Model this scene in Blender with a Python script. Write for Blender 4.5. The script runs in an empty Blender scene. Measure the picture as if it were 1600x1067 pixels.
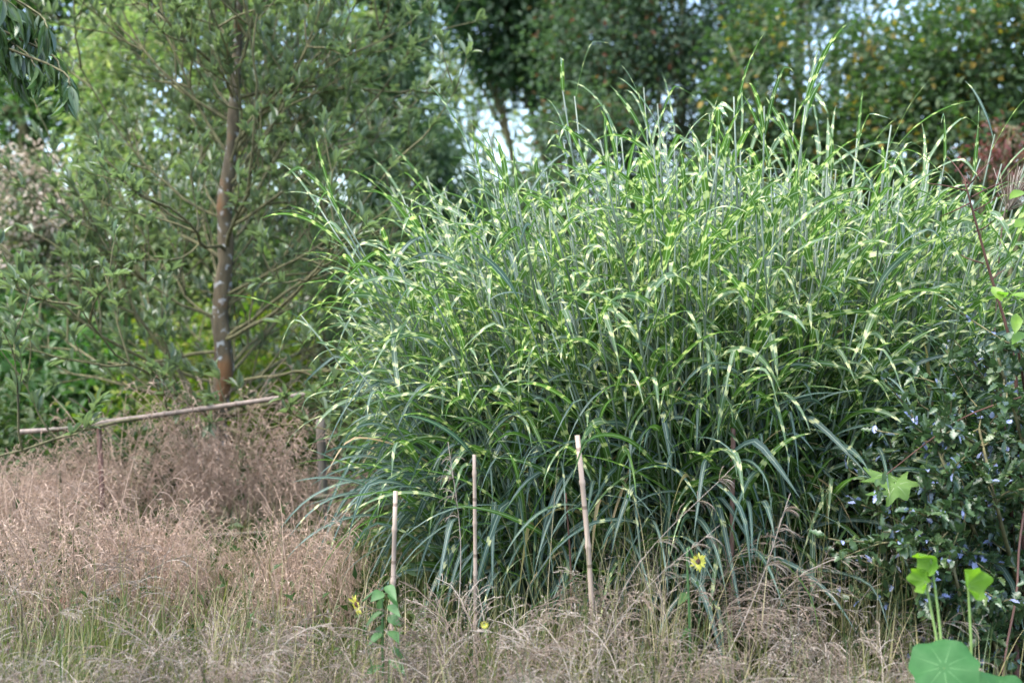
import bpy, math, random
import numpy as np
from mathutils import Vector
R = math.radians
random.seed(7)
rng = np.random.default_rng(11)
sc = bpy.context.scene
C = sc.collection

# ------------------------------------------------------------------ camera, sky, sun, exposure
CAM_Z, FPX = 1.35, 1778.0
PITCH = R(-1.71)
cam_d = bpy.data.cameras.new('camera')
cam = bpy.data.objects.new('camera', cam_d); C.objects.link(cam)
cam.location = (0, 0, CAM_Z); cam.rotation_euler = (R(90) + PITCH, 0, 0)
cam_d.lens = 40.0; cam_d.sensor_width = 36.0
cam_d.clip_start = 0.05; cam_d.clip_end = 3000
cam_d.dof.use_dof = True; cam_d.dof.focus_distance = 4.05; cam_d.dof.aperture_fstop = 1.8
sc.camera = cam

SUN_EL, SUN_AZ = 66.0, 245.0
world = bpy.data.worlds.new('World'); sc.world = world; world.use_nodes = True
wn = world.node_tree
bgn = wn.nodes['Background']
sky = wn.nodes.new('ShaderNodeTexSky'); sky.sky_type = 'NISHITA'; sky.sun_disc = False
sky.sun_elevation = R(SUN_EL); sky.sun_rotation = R(SUN_AZ)
sky.air_density = 1.0; sky.dust_density = 2.5; sky.ozone_density = 1.0
wn.links.new(sky.outputs[0], bgn.inputs[0]); bgn.inputs[1].default_value = 0.15
sun_d = bpy.data.lights.new('sun', 'SUN'); sun_d.energy = 1.2; sun_d.angle = R(55); sun_d.color = (1.0, .98, .95)
sun = bpy.data.objects.new('sun', sun_d); C.objects.link(sun)
_sd = Vector((math.sin(R(SUN_AZ)) * math.cos(R(SUN_EL)), math.cos(R(SUN_AZ)) * math.cos(R(SUN_EL)), math.sin(R(SUN_EL))))
sun.rotation_euler = _sd.to_track_quat('Z', 'Y').to_euler()
sc.view_settings.view_transform = 'Standard'; sc.view_settings.look = 'None'
sc.view_settings.exposure = 2.45; sc.view_settings.gamma = 1.0; sc.view_settings.use_curve_mapping = False
sc.cycles.max_bounces = 10; sc.cycles.diffuse_bounces = 4; sc.cycles.transmission_bounces = 5

_cp, _sp = math.cos(PITCH), math.sin(PITCH)
def P(px, py, d):
    """photo pixel (1600 wide) at d metres along the view axis -> world point"""
    u = (px - 800) / FPX * d; v = (533.5 - py) / FPX * d
    return np.array([u, d * _cp - v * _sp, CAM_Z + d * _sp + v * _cp])
def project(p):
    p = np.asarray(p, float); q = p - np.array([0, 0, CAM_Z])
    d = q[..., 1] * _cp + q[..., 2] * _sp
    v = -q[..., 1] * _sp + q[..., 2] * _cp
    d = np.maximum(d, 1e-3)
    return 800 + q[..., 0] / d * FPX, 533.5 - v / d * FPX, d

# ------------------------------------------------------------------ mesh helpers
def nz(v):
    return v / np.maximum(np.linalg.norm(v, axis=-1, keepdims=True), 1e-9)

class MB:
    """collects faces; build() links them as ONE mesh object"""
    def __init__(s): s.v, s.q, s.t, s.a, s.n = [], [], [], [], 0
    def add(s, v, quads=None, tris=None, a=None):
        v = np.asarray(v, float).reshape(-1, 3)
        if quads is not None and len(quads): s.q.append(np.asarray(quads, int).reshape(-1, 4) + s.n)
        if tris is not None and len(tris): s.t.append(np.asarray(tris, int).reshape(-1, 3) + s.n)
        s.a.append(np.zeros((len(v), 3)) if a is None else np.asarray(a, float).reshape(-1, 3))
        s.v.append(v); s.n += len(v)
    def mesh(s, name, m, origin=None, smooth=True):
        v = np.concatenate(s.v); a = np.concatenate(s.a)
        if origin is not None: v = v - np.asarray(origin)
        q = np.concatenate(s.q) if s.q else np.zeros((0, 4), int)
        t = np.concatenate(s.t) if s.t else np.zeros((0, 3), int)
        me = bpy.data.meshes.new(name)
        me.vertices.add(len(v)); me.vertices.foreach_set('co', v.astype(np.float32).ravel())
        me.loops.add(q.size + t.size)
        me.loops.foreach_set('vertex_index', np.concatenate([q.ravel(), t.ravel()]).astype(np.int32))
        me.polygons.add(len(q) + len(t))
        ls = np.concatenate([np.arange(len(q)) * 4, q.size + np.arange(len(t)) * 3]).astype(np.int32)
        me.polygons.foreach_set('loop_start', ls)
        me.polygons.foreach_set('use_smooth', np.full(len(q) + len(t), smooth))
        at = me.attributes.new('lv', 'FLOAT_VECTOR', 'POINT')
        at.data.foreach_set('vector', a.astype(np.float32).ravel())
        me.update(calc_edges=True)
        for mm in (m if isinstance(m, (list, tuple)) else [m]): me.materials.append(mm)
        return me
    def build(s, name, m, parent=None, origin=None, smooth=True, kind=None):
        """world coordinates in; origin is the object's world position"""
        o = bpy.data.objects.new(name, s.mesh(name, m, origin, smooth)); C.objects.link(o)
        w = np.zeros(3) if origin is None else np.asarray(origin, float)
        if parent is not None:
            o.parent = parent; w = w - worldpos(parent)
        o.location = w
        if kind: o['kind'] = kind
        return o

def worldpos(o):
    p = np.zeros(3)
    while o is not None: p = p + np.array(o.location); o = o.parent
    return p
def tag(o, label=None, cat=None, group=None, kind=None):
    if label: o['label'] = label
    if cat: o['category'] = cat
    if group: o['group'] = group
    if kind: o['kind'] = kind
    return o
def thing(name, loc, label, cat, group=None):
    o = bpy.data.objects.new(name, None); C.objects.link(o); o.location = loc; o.empty_display_size = .1
    return tag(o, label, cat, group)

def tubes(mb, pts, rad, k=5, rnd=None, cap=True):
    """pts (N,S,3), rad (N,S) -> N tubes; lv = (angle, metres along, rnd)"""
    pts = np.asarray(pts, float); N, S, _ = pts.shape
    rad = np.broadcast_to(np.asarray(rad, float), (N, S))
    tan = np.gradient(pts, axis=1); tan = nz(tan)
    ref = np.where(np.abs(tan[..., 2:3]) > .85, np.array([1., 0, 0]), np.array([0, 0, 1.]))
    ref = np.broadcast_to(ref[:, S // 2:S // 2 + 1], tan.shape)
    b1 = nz(np.cross(tan, ref)); b2 = np.cross(tan, b1)
    an = np.arange(k) / k * 2 * np.pi
    ring = pts[:, :, None] + rad[:, :, None, None] * (b1[:, :, None] * np.cos(an)[:, None] + b2[:, :, None] * np.sin(an)[:, None])
    base = (np.arange(N) * S * k)[:, None, None] + (np.arange(S - 1) * k)[None, :, None]
    j = np.arange(k)[None, None]; j2 = (j + 1) % k
    q = np.stack([base + j, base + j2, base + j2 + k, base + j + k], -1).reshape(-1, 4)
    ln = np.concatenate([np.zeros((N, 1)), np.cumsum(np.linalg.norm(np.diff(pts, axis=1), axis=-1), 1)], 1)
    rnd = rng.random(N) if rnd is None else rnd
    a = np.stack([np.broadcast_to(an / 6.283, (N, S, k)), np.broadcast_to(ln[..., None], (N, S, k)),
                  np.broadcast_to(np.asarray(rnd)[:, None, None], (N, S, k))], -1)
    tr = None
    if cap:
        e = (np.arange(N) * S * k + (S - 1) * k)[:, None, None]; i = np.arange(1, k - 1)[None, :]
        tr = np.stack([np.broadcast_to(e[..., 0], (N, k - 2)), e[..., 0] + i, e[..., 0] + i + 1], -1).reshape(-1, 3)
    mb.add(ring, q, tr, a)

def tube(mb, pts, rad, k=6, rnd=.5):
    pts = np.asarray(pts, float)
    tubes(mb, pts[None], np.asarray(rad, float) * np.ones(len(pts)), k, np.array([rnd]))

def spline(ctrl, n):
    c = np.asarray(ctrl, float); c = np.concatenate([2 * c[:1] - c[1:2], c, 2 * c[-1:] - c[-2:-1]])
    m = len(c) - 3; t = np.linspace(0, m - 1e-6, n); i = t.astype(int); f = (t - i)[:, None]
    p0, p1, p2, p3 = c[i], c[i + 1], c[i + 2], c[i + 3]
    return .5 * (2 * p1 + (p2 - p0) * f + (2 * p0 - 5 * p1 + 4 * p2 - p3) * f ** 2 + (3 * p1 - p0 - 3 * p2 + p3) * f ** 3)

def ribbons(mb, pts, side, wid, rnd, fold=.25, only=None):
    """pts (N,S,3), side (N,S,3) unit, wid (N,S): V-folded ribbons; lv = (across -1..1, metres along, rnd)"""
    N, S, _ = pts.shape
    tan = nz(np.gradient(pts, axis=1)); nrm = np.cross(side, tan)
    L = pts - side * wid[..., None] * .5 + nrm * (fold * wid[..., None] * .5)
    Rr = pts + side * wid[..., None] * .5 + nrm * (fold * wid[..., None] * .5)
    v = np.stack([L, pts, Rr], 2)
    base = (np.arange(N) * S * 3)[:, None, None] + (np.arange(S - 1) * 3)[None, :, None]
    j = np.arange(2)[None, None]
    q = np.stack([base + j, base + j + 1, base + j + 4, base + j + 3], -1).reshape(-1, 4)
    ln = np.concatenate([np.zeros((N, 1)), np.cumsum(np.linalg.norm(np.diff(pts, axis=1), axis=-1), 1)], 1)
    a = np.stack([np.broadcast_to(np.array([-1., 0, 1]), (N, S, 3)), np.broadcast_to(ln[..., None], (N, S, 3)),
                  np.broadcast_to(np.asarray(rnd)[:, None, None], (N, S, 3))], -1)
    mb.add(v, q, None, a)

# leaf templates: x across, y along, z up
def leaf_tpl(prof, fold=.25, curl=.15, wave=0.0, seed=0):
    r = np.random.default_rng(seed); n = len(prof); y = np.linspace(0, 1, n); V, A, Q = [], [], []
    for i in range(n):
        w = prof[i] * .5; z = -curl * y[i] ** 2
        for s in (-1, 0, 1):
            V.append((s * w, y[i], z + abs(s) * w * fold * 2 * .5 + (r.normal() * wave if s else 0))); A.append((s, y[i], 0))
    for i in range(n - 1):
        for j in (0, 1): Q.append((i * 3 + j, i * 3 + j + 1, i * 3 + j + 4, i * 3 + j + 3))
    return np.array(V), np.array(Q), None, np.array(A)
def kite_tpl(fold=.3, curl=.15, wmax=.45):
    V = np.array([(0, 0, 0), (-.5, wmax, fold * .5), (0, 1, -curl), (.5, wmax, fold * .5)])
    return V, None, np.array([(0, 3, 2), (0, 2, 1)]), np.array([(0, 0, 0), (-1, .45, 0), (0, 1, 0), (1, .45, 0)], float)
def spiny_tpl(seed=0, curl=.1, fold=.35):
    r = np.random.default_rng(seed); n = 9; y = np.linspace(0, 1, n)
    prof = np.array([.08, .78, .55, .98, .6, .85, .42, .5, .0]) * r.uniform(.9, 1.1, n)
    t = leaf_tpl(prof, fold, curl, .03, seed)
    return t
OVATE = [.06, .55, .95, 1.0, .72, .02]; LANCE = [.1, .7, 1.0, .95, .65, .0]; OBOV = [.08, .4, .8, 1.0, .85, .05]
ROUND = [.2, .85, 1.0, .95, .6, .05]
KITES = [kite_tpl(.3, .15), kite_tpl(.1, .3), kite_tpl(.4, 0.0)]

def frames(dirs, up):
    Y = nz(dirs); X = nz(np.cross(Y, up)); Z = np.cross(X, Y); return X, Y, Z
def scatter(mb, tpls, pos, dirs, up, ln, wd, rnd):
    """place leaves from several templates"""
    X, Y, Z = frames(dirs, up); N = len(pos); which = rng.integers(0, len(tpls), N)
    for k, (V, Q, T, A) in enumerate(tpls):
        i = np.nonzero(which == k)[0]
        if not len(i): continue
        v = pos[i, None] + X[i, None] * (V[None, :, 0:1] * wd[i, None, None]) + Y[i, None] * (V[None, :, 1:2] * ln[i, None, None]) + Z[i, None] * (V[None, :, 2:3] * ln[i, None, None])
        off = (np.arange(len(i)) * len(V))[:, None, None]
        a = np.broadcast_to(A, (len(i),) + A.shape).copy(); a[..., 2] = rnd[i, None]
        mb.add(v, None if Q is None else (Q[None] + off), None if T is None else (T[None] + off), a)

def leaf_objects(root, name, tpls, m, pos, dirs, up, ln, wd, rnd, limit, nvar=20, label=None):
    """the leaves that show largest as objects sharing a few meshes, the rest joined as one part"""
    from mathutils import Matrix
    px, py, d = project(pos + nz(dirs) * ln[:, None] * .5)
    inside = (px > -10) & (px < 1610) & (py > -10) & (py < 1077)
    score = np.where(inside, ln / d ** 2, 0); order = np.argsort(-score); pick = order[:limit]; pick = pick[score[pick] > 0]
    rest = np.setdiff1d(np.arange(len(pos)), pick)
    if len(rest):
        mb = MB(); scatter(mb, tpls, pos[rest], dirs[rest], up[rest], ln[rest], wd[rest], rnd[rest])
        mb.build(name, m, root, worldpos(root), kind='stuff')
    X, Y, Z = frames(dirs, up); meshes = []
    for k in range(nvar):
        mb = MB(); V, Q, T, A = tpls[k % len(tpls)]; A = A.copy(); A[:, 2] = (k + .5) / nvar
        mb.add(V, Q, T, A); meshes.append(mb.mesh(name, m))
    wp = worldpos(root)
    for i in pick:
        o = bpy.data.objects.new(name, meshes[int(rnd[i] * nvar) % nvar]); C.objects.link(o); o.parent = root
        M = Matrix.Identity(4)
        for c, (ax, s) in enumerate(((X[i], wd[i]), (Y[i], ln[i]), (Z[i], ln[i]))):
            for r_ in range(3): M[r_][c] = ax[r_] * s
        for r_ in range(3): M[r_][3] = pos[i][r_] - wp[r_]
        o.matrix_local = M

def rdir(n):
    return nz(rng.normal(size=(n, 3)))

# ------------------------------------------------------------------ materials
def newmat(name):
    m = bpy.data.materials.new(name); m.use_nodes = True; nt = m.node_tree; nt.nodes.clear()
    return m, nt, nt.nodes, nt.links
def nd(nt, t, **kw):
    n = nt.nodes.new(t)
    for k, v in kw.items(): setattr(n, k, v)
    return n
def math_(nt, op, a, b=None, c=None):
    n = nd(nt, 'ShaderNodeMath', operation=op)
    for i, x in enumerate((a, b, c)):
        if x is None: continue
        if isinstance(x, (int, float)): n.inputs[i].default_value = x
        else: nt.links.new(x, n.inputs[i])
    return n.outputs[0]
def mixc(nt, f, a, b):
    n = nd(nt, 'ShaderNodeMix', data_type='RGBA')
    for s, x in ((n.inputs['Factor'], f), (n.inputs[6], a), (n.inputs[7], b)):
        if isinstance(x, (int, float)): s.default_value = x
        elif isinstance(x, tuple): s.default_value = (*x[:3], 1)
        else: nt.links.new(x, s)
    return n.outputs[2]
def ramp(nt, f, cols, const=False):
    n = nd(nt, 'ShaderNodeValToRGB'); e = n.color_ramp.elements
    while len(e) < len(cols): e.new(.5)
    for i, c in enumerate(cols):
        e[i].position = c[1] if len(c) == 2 and isinstance(c[0], tuple) else (i / max(1, len(cols) - 1))
        e[i].color = (*(c[0] if isinstance(c[0], tuple) else c), 1)
    if const: n.color_ramp.interpolation = 'CONSTANT'
    nt.links.new(f, n.inputs[0]); return n.outputs[0]
def lv(nt):
    a = nd(nt, 'ShaderNodeAttribute', attribute_name='lv'); s = nd(nt, 'ShaderNodeSeparateXYZ')
    nt.links.new(a.outputs['Vector'], s.inputs[0]); return s.outputs
def finish(nt, col, rough=.45, spec=.5, transl=.3, tcol=None, bump=None):
    p = nd(nt, 'ShaderNodeBsdfPrincipled'); out = nd(nt, 'ShaderNodeOutputMaterial')
    nt.links.new(col, p.inputs['Base Color'])
    if isinstance(rough, (int, float)): p.inputs['Roughness'].default_value = rough
    else: nt.links.new(rough, p.inputs['Roughness'])
    p.inputs['Specular IOR Level'].default_value = spec
    if bump is not None:
        b = nd(nt, 'ShaderNodeBump'); b.inputs['Strength'].default_value = .5; b.inputs['Distance'].default_value = .004
        nt.links.new(bump, b.inputs['Height']); nt.links.new(b.outputs[0], p.inputs['Normal'])
    if transl:
        t = nd(nt, 'ShaderNodeBsdfTranslucent'); nt.links.new(tcol if tcol is not None else col, t.inputs[0])
        mx = nd(nt, 'ShaderNodeMixShader'); mx.inputs[0].default_value = transl
        nt.links.new(p.outputs[0], mx.inputs[1]); nt.links.new(t.outputs[0], mx.inputs[2]); nt.links.new(mx.outputs[0], out.inputs[0])
    else: nt.links.new(p.outputs[0], out.inputs[0])

def leafmat(name, cols, rough=.4, spec=.5, transl=.3, under=None, vein=None, tgain=(1.2, 1.6, .7)):
    """cols: colour ramp over each leaf's own random number"""
    m, nt, N, L = newmat(name); x, y, r = lv(nt)
    col = ramp(nt, r, cols)
    nz_ = nd(nt, 'ShaderNodeTexNoise'); nz_.inputs['Scale'].default_value = 40
    g = nd(nt, 'ShaderNodeNewGeometry'); L.new(g.outputs['Position'], nz_.inputs['Vector'])
    hs = nd(nt, 'ShaderNodeHueSaturation'); L.new(col, hs.inputs['Color'])
    L.new(math_(nt, 'MULTIPLY_ADD', nz_.outputs[0], .7, .65), hs.inputs['Value']); col = hs.outputs[0]
    if under: col = mixc(nt, g.outputs['Backfacing'], col, under)
    if vein:
        mid = math_(nt, 'LESS_THAN', math_(nt, 'ABSOLUTE', x), .09)
        col = mixc(nt, math_(nt, 'MULTIPLY', mid, .7), col, vein)
    tc = nd(nt, 'ShaderNodeMix', data_type='RGBA', blend_type='MULTIPLY'); tc.inputs['Factor'].default_value = 1
    L.new(col, tc.inputs[6]); tc.inputs[7].default_value = (*tgain, 1)
    finish(nt, col, rough, spec, transl, tc.outputs[2])
    return m

def zebramat():
    m, nt, N, L = newmat('zebra_grass_blade'); x, y, r = lv(nt)
    g = nd(nt, 'ShaderNodeNewGeometry')
    ax = math_(nt, 'ABSOLUTE', x)
    top = ramp(nt, r, [((.05, .095, .075), 0), ((.07, .115, .095), .33), ((.085, .15, .06), .40), ((.11, .175, .085), .7), ((.075, .14, .042), 1)])
    bot = ramp(nt, r, [(.06, .13, .025), (.085, .16, .033), (.05, .11, .024)])
    col = mixc(nt, g.outputs['Backfacing'], top, bot)
    st = nd(nt, 'ShaderNodeTexNoise', noise_dimensions='2D'); st.inputs['Scale'].default_value = 1.0
    cv = nd(nt, 'ShaderNodeCombineXYZ'); L.new(math_(nt, 'MULTIPLY', x, 5), cv.inputs[0]); L.new(math_(nt, 'MULTIPLY_ADD', y, 6, math_(nt, 'MULTIPLY', r, 91)), cv.inputs[1]); L.new(cv.outputs[0], st.inputs['Vector'])
    # bands: irregular, ragged across, stepping at the midrib
    sgn = math_(nt, 'GREATER_THAN', x, 0)
    c0 = math_(nt, 'MULTIPLY_ADD', y, 13.0, math_(nt, 'MULTIPLY', r, 57.3))
    c1 = math_(nt, 'ADD', c0, math_(nt, 'MULTIPLY', st.outputs[0], .35))
    c2 = math_(nt, 'ADD', c1, math_(nt, 'MULTIPLY', sgn, .10))
    fl = math_(nt, 'FLOOR', c2); fr = math_(nt, 'FRACT', c2)
    wn_ = nd(nt, 'ShaderNodeTexWhiteNoise', noise_dimensions='2D'); cv2 = nd(nt, 'ShaderNodeCombineXYZ')
    L.new(fl, cv2.inputs[0]); L.new(r, cv2.inputs[1]); L.new(cv2.outputs[0], wn_.inputs['Vector'])
    width = math_(nt, 'SUBTRACT', math_(nt, 'MULTIPLY_ADD', wn_.outputs[0], .25, .10), math_(nt, 'MULTIPLY', math_(nt, 'LESS_THAN', r, .35), math_(nt, 'MULTIPLY_ADD', math_(nt, 'LESS_THAN', wn_.outputs[0], .86), .4, .05)))
    band = nd(nt, 'ShaderNodeMapRange'); L.new(math_(nt, 'SUBTRACT', width, fr), band.inputs[0])
    band.inputs[1].default_value = -.01; band.inputs[2].default_value = .015
    start = nd(nt, 'ShaderNodeMapRange'); L.new(fr, start.inputs[0]); start.inputs[1].default_value = 0; start.inputs[2].default_value = .02
    bnd = math_(nt, 'MULTIPLY', band.outputs[0], start.outputs[0])
    col = mixc(nt, math_(nt, 'MULTIPLY', bnd, .95), col, (.56, .57, .28))
    mid = math_(nt, 'LESS_THAN', ax, .13)
    col = mixc(nt, math_(nt, 'MULTIPLY', mid, .55), col, (.42, .48, .38))
    col = mixc(nt, math_(nt, 'GREATER_THAN', r, .966), col, (.33, .25, .14))
    tip = nd(nt, 'ShaderNodeMapRange'); L.new(math_(nt, 'ADD', y, math_(nt, 'MULTIPLY', st.outputs[0], .2)), tip.inputs[0]); tip.inputs[1].default_value = .95; tip.inputs[2].default_value = 1.2
    col = mixc(nt, math_(nt, 'MULTIPLY', tip.outputs[0], .5), col, (.30, .22, .08))
    tc = nd(nt, 'ShaderNodeMix', data_type='RGBA', blend_type='MULTIPLY'); tc.inputs['Factor'].default_value = 1
    L.new(col, tc.inputs[6]); tc.inputs[7].default_value = (1.15, 1.45, .8, 1)
    finish(nt, col, .5, .32, .38, tc.outputs[2]); return m

def barkmat(name, c1, c2, lichen=None, scale=30, orange=None):
    m, nt, N, L = newmat(name); g = nd(nt, 'ShaderNodeNewGeometry')
    mp = nd(nt, 'ShaderNodeMapping'); mp.inputs['Scale'].default_value = (1, 1, .25); L.new(g.outputs['Position'], mp.inputs[0])
    t = nd(nt, 'ShaderNodeTexNoise'); t.inputs['Scale'].default_value = scale; t.inputs['Detail'].default_value = 6; L.new(mp.outputs[0], t.inputs['Vector'])
    col = ramp(nt, t.outputs[0], [(c1, .3), (c2, .7)])
    if lichen:
        v = nd(nt, 'ShaderNodeTexNoise'); v.inputs['Scale'].default_value = 24; v.inputs['Detail'].default_value = 5; L.new(g.outputs['Position'], v.inputs['Vector'])
        col = mixc(nt, ramp(nt, v.outputs[0], [((0, 0, 0), .58), ((.8, .8, .8), .66)]), col, lichen)
    if orange:
        v = nd(nt, 'ShaderNodeTexNoise'); v.inputs['Scale'].default_value = 5; L.new(g.outputs['Position'], v.inputs['Vector'])
        col = mixc(nt, ramp(nt, v.outputs[0], [((0, 0, 0), .56), ((.7, .7, .7), .68)]), col, orange)
    finish(nt, col, .85, .25, 0, bump=t.outputs[0]); return m

def canemat(name, base, dark, node):
    m, nt, N, L = newmat(name); a, y, r = lv(nt); g = nd(nt, 'ShaderNodeNewGeometry')
    mp = nd(nt, 'ShaderNodeMapping'); mp.inputs['Scale'].default_value = (40, 40, 6); L.new(g.outputs['Position'], mp.inputs[0])
    t = nd(nt, 'ShaderNodeTexNoise'); t.inputs['Scale'].default_value = 1; t.inputs['Detail'].default_value = 5; L.new(mp.outputs[0], t.inputs['Vector'])
    col = ramp(nt, t.outputs[0], [(dark, .3), (base, .6)])
    fr = math_(nt, 'FRACT', math_(nt, 'ADD', math_(nt, 'MULTIPLY', y, 1 / .19), .02))
    col = mixc(nt, math_(nt, 'MULTIPLY', math_(nt, 'LESS_THAN', fr, .06), .8), col, node)
    finish(nt, col, .5, .4, 0, bump=t.outputs[0]); return m

M = {}
M['zebra'] = zebramat()
M['culm'] = leafmat('zebra_grass_culm', [(.08, .12, .07), (.14, .18, .13), (.06, .09, .045)], .4, .5, 0)
M['tree_leaf'] = leafmat('evergreen_leaf', [(.105, .15, .08), (.145, .19, .105), (.125, .17, .10), (.20, .235, .13), (.085, .125, .068)], .28, .6, .4, under=(.14, .19, .10), vein=(.16, .2, .08), tgain=(1.25, 1.4, .85))
M['bark'] = barkmat('tree_bark', (.05, .04, .024), (.14, .11, .065), (.36, .37, .36), 26, (.17, .075, .025))
M['twig'] = barkmat('twig_bark', (.06, .055, .03), (.18, .165, .075), None, 40)
M['holly'] = leafmat('holly_leaf', [((.03, .062, .024), 0), ((.055, .095, .036), .35), ((.04, .08, .036), .6), ((.09, .13, .04), .86), ((.22, .26, .44), .89), ((.28, .32, .52), 1)], .32, .6, .15)  # pale blue end of the ramp: sky glints painted as leaf colour
M['tan'] = leafmat('dry_grass', [(.14, .105, .072), (.25, .195, .15), (.18, .135, .10), (.40, .345, .285), (.11, .095, .055)], .7, .2, .3, tgain=(1, 1, 1))
M['pink_tan'] = leafmat('pink_dry_grass', [(.28, .195, .14), (.48, .35, .265), (.36, .255, .19), (.44, .32, .225), (.22, .175, .105)], .7, .2, .3, tgain=(1, 1, 1))
M['blade'] = leafmat('grass_blade', [(.05, .09, .03), (.10, .12, .04), (.22, .19, .08), (.07, .10, .03), (.15, .14, .055), (.30, .25, .14)], .5, .4, .3)
M['cane'] = canemat('bamboo_cane', (.34, .26, .195), (.19, .15, .12), (.11, .075, .05))
M['rail'] = canemat('weathered_bamboo', (.20, .15, .115), (.11, .085, .065), (.10, .07, .05))
M['rail_moss'] = canemat('mossy_bamboo', (.075, .06, .032), (.045, .036, .02), (.03, .025, .018))
M['post_red'] = barkmat('red_brown_stake', (.16, .085, .065), (.26, .15, .12), None, 30)
M['post_grey'] = barkmat('grey_post', (.10, .085, .065), (.18, .155, .13), None, 22)
M['redstem'] = barkmat('red_brown_stem', (.05, .026, .018), (.11, .055, .04), None, 40)
M['mossy'] = barkmat('mossy_branch', (.06, .065, .025), (.15, .15, .06), (.22, .23, .15), 40)
M['soil'] = None

# ------------------------------------------------------------------ the setting
m, nt, N_, L_ = newmat('soil_and_moss'); g_ = nd(nt, 'ShaderNodeNewGeometry')
t_ = nd(nt, 'ShaderNodeTexNoise'); t_.inputs['Scale'].default_value = 3; t_.inputs['Detail'].default_value = 8; L_.new(g_.outputs['Position'], t_.inputs['Vector'])
finish(nt, ramp(nt, t_.outputs[0], [((.035, .03, .02), .3), ((.05, .06, .022), .55), ((.085, .07, .04), .75)]), .9, .2, 0, bump=t_.outputs[0]); M['soil'] = m
gx = np.concatenate([np.linspace(-900, -16, 10), np.linspace(-15, 15, 90), np.linspace(16, 900, 10)])
gy = np.concatenate([np.linspace(-900, -6, 8), np.linspace(-5, 30, 90), np.linspace(32, 1500, 12)])
GX, GY = np.meshgrid(gx, gy)
near = np.exp(-((GX) ** 2 + (GY - 5) ** 2) / 400)
GZ = near * (.03 * np.sin(GX * 2.1 + GY) + .03 * np.sin(GY * 1.7 - GX * .6) + .015 * rng.normal(size=GX.shape))
idx = np.arange(GX.size).reshape(GX.shape)
mb = MB(); mb.add(np.stack([GX, GY, GZ], -1), np.stack([idx[:-1, :-1], idx[:-1, 1:], idx[1:, 1:], idx[1:, :-1]], -1))
tag(mb.build('ground', M['soil']), 'dark earth between the grasses', kind='structure')

# ------------------------------------------------------------------ background trees and shrubs
def ellip(n, c, r, shell=.5):
    u = rdir(n); s = rng.random(n)[:, None] ** (1 / 3); s = s * (1 - shell) + shell * (s ** .35)
    return c + u * s * r
def lobe(px, py, d, rx, ry, rd):
    k = d / FPX; return (P(px, py, d), np.array([rx * k, rd, ry * k]))
def shrub(name, label, cat, lobes, n, ln, wd, m, tpls=KITES, group=None, clump=14, csize=.13, droop=.3, bark='twig', trunk_r=.05, base=None, parts=0, trunks=1, spread=.15):
    vol = np.array([np.prod(r) ** .67 for c, r in lobes]); vol = vol / vol.sum()
    cen = np.mean([c for c, r in lobes], 0) if base is None else np.asarray(base, float)
    root = thing(name, (cen[0], cen[1], 0), label, cat, group)
    mbt = MB()
    for (c, r), f in zip(lobes, vol):
        b0 = np.array([cen[0] + rng.normal() * spread, cen[1] + rng.normal() * spread, -.05])
        midp = b0 * .45 + c * .55 + rng.normal(size=3) * .1; midp[:2] = b0[:2] * .6 + c[:2] * .4
        pts = spline([b0, midp, c, c + r * np.array([rng.normal() * .3, 0, .8])], 9)
        tube(mbt, pts, np.linspace(trunk_r, trunk_r * .2, 9), 6)
        for k in range(9):
            e = c + rdir(1)[0] * r * .85; s = pts[rng.integers(3, 8)]
            tube(mbt, spline([s, (s + e) / 2 + rng.normal(size=3) * .08 * r.max(), e], 5), np.linspace(trunk_r * .35, trunk_r * .08, 5), 4)
    mbt.build('trunk' if cat == 'tree' else 'stems', M[bark], root, (cen[0], cen[1], 0))
    pos = []; out = []
    for (c, r), f in zip(lobes, vol):
        k = int(n * f); nc = max(3, k // clump)
        cc = ellip(nc, c, r); w = rng.gamma(1.3, 1, nc); w /= w.sum()
        ci = rng.choice(nc, k, p=w)
        pp = cc[ci] + rng.normal(size=(k, 3)) * csize * rng.uniform(.6, 1.4, nc)[ci][:, None]
        pos.append(pp); out.append(nz((pp - cc[ci]) / csize * .5 + (pp - c) / r))
    pos = np.concatenate(pos); out = np.concatenate(out); k = len(pos)
    pos[:, 2] = np.maximum(pos[:, 2], .02)
    dirs = nz(out + rdir(k) * .9 + np.array([0, 0, -droop])); up = nz(np.array([0, 0, 1.]) + rdir(k) * .8)
    L = ln * rng.uniform(.65, 1.25, k); W = wd * rng.uniform(.7, 1.2, k)
    # colour runs with the clump, not only leaf by leaf
    rnd = np.clip(rng.random(k), 0, .999)
    if parts: leaf_objects(root, 'leaf', tpls, m, pos, dirs, up, L, W, rnd, parts)
    else:
        mbl = MB(); scatter(mbl, tpls, pos, dirs, up, L, W, rnd)
        mbl.build('crown' if cat == 'tree' else 'foliage', m, root, (cen[0], cen[1], 0), kind='stuff')
    return root

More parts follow.
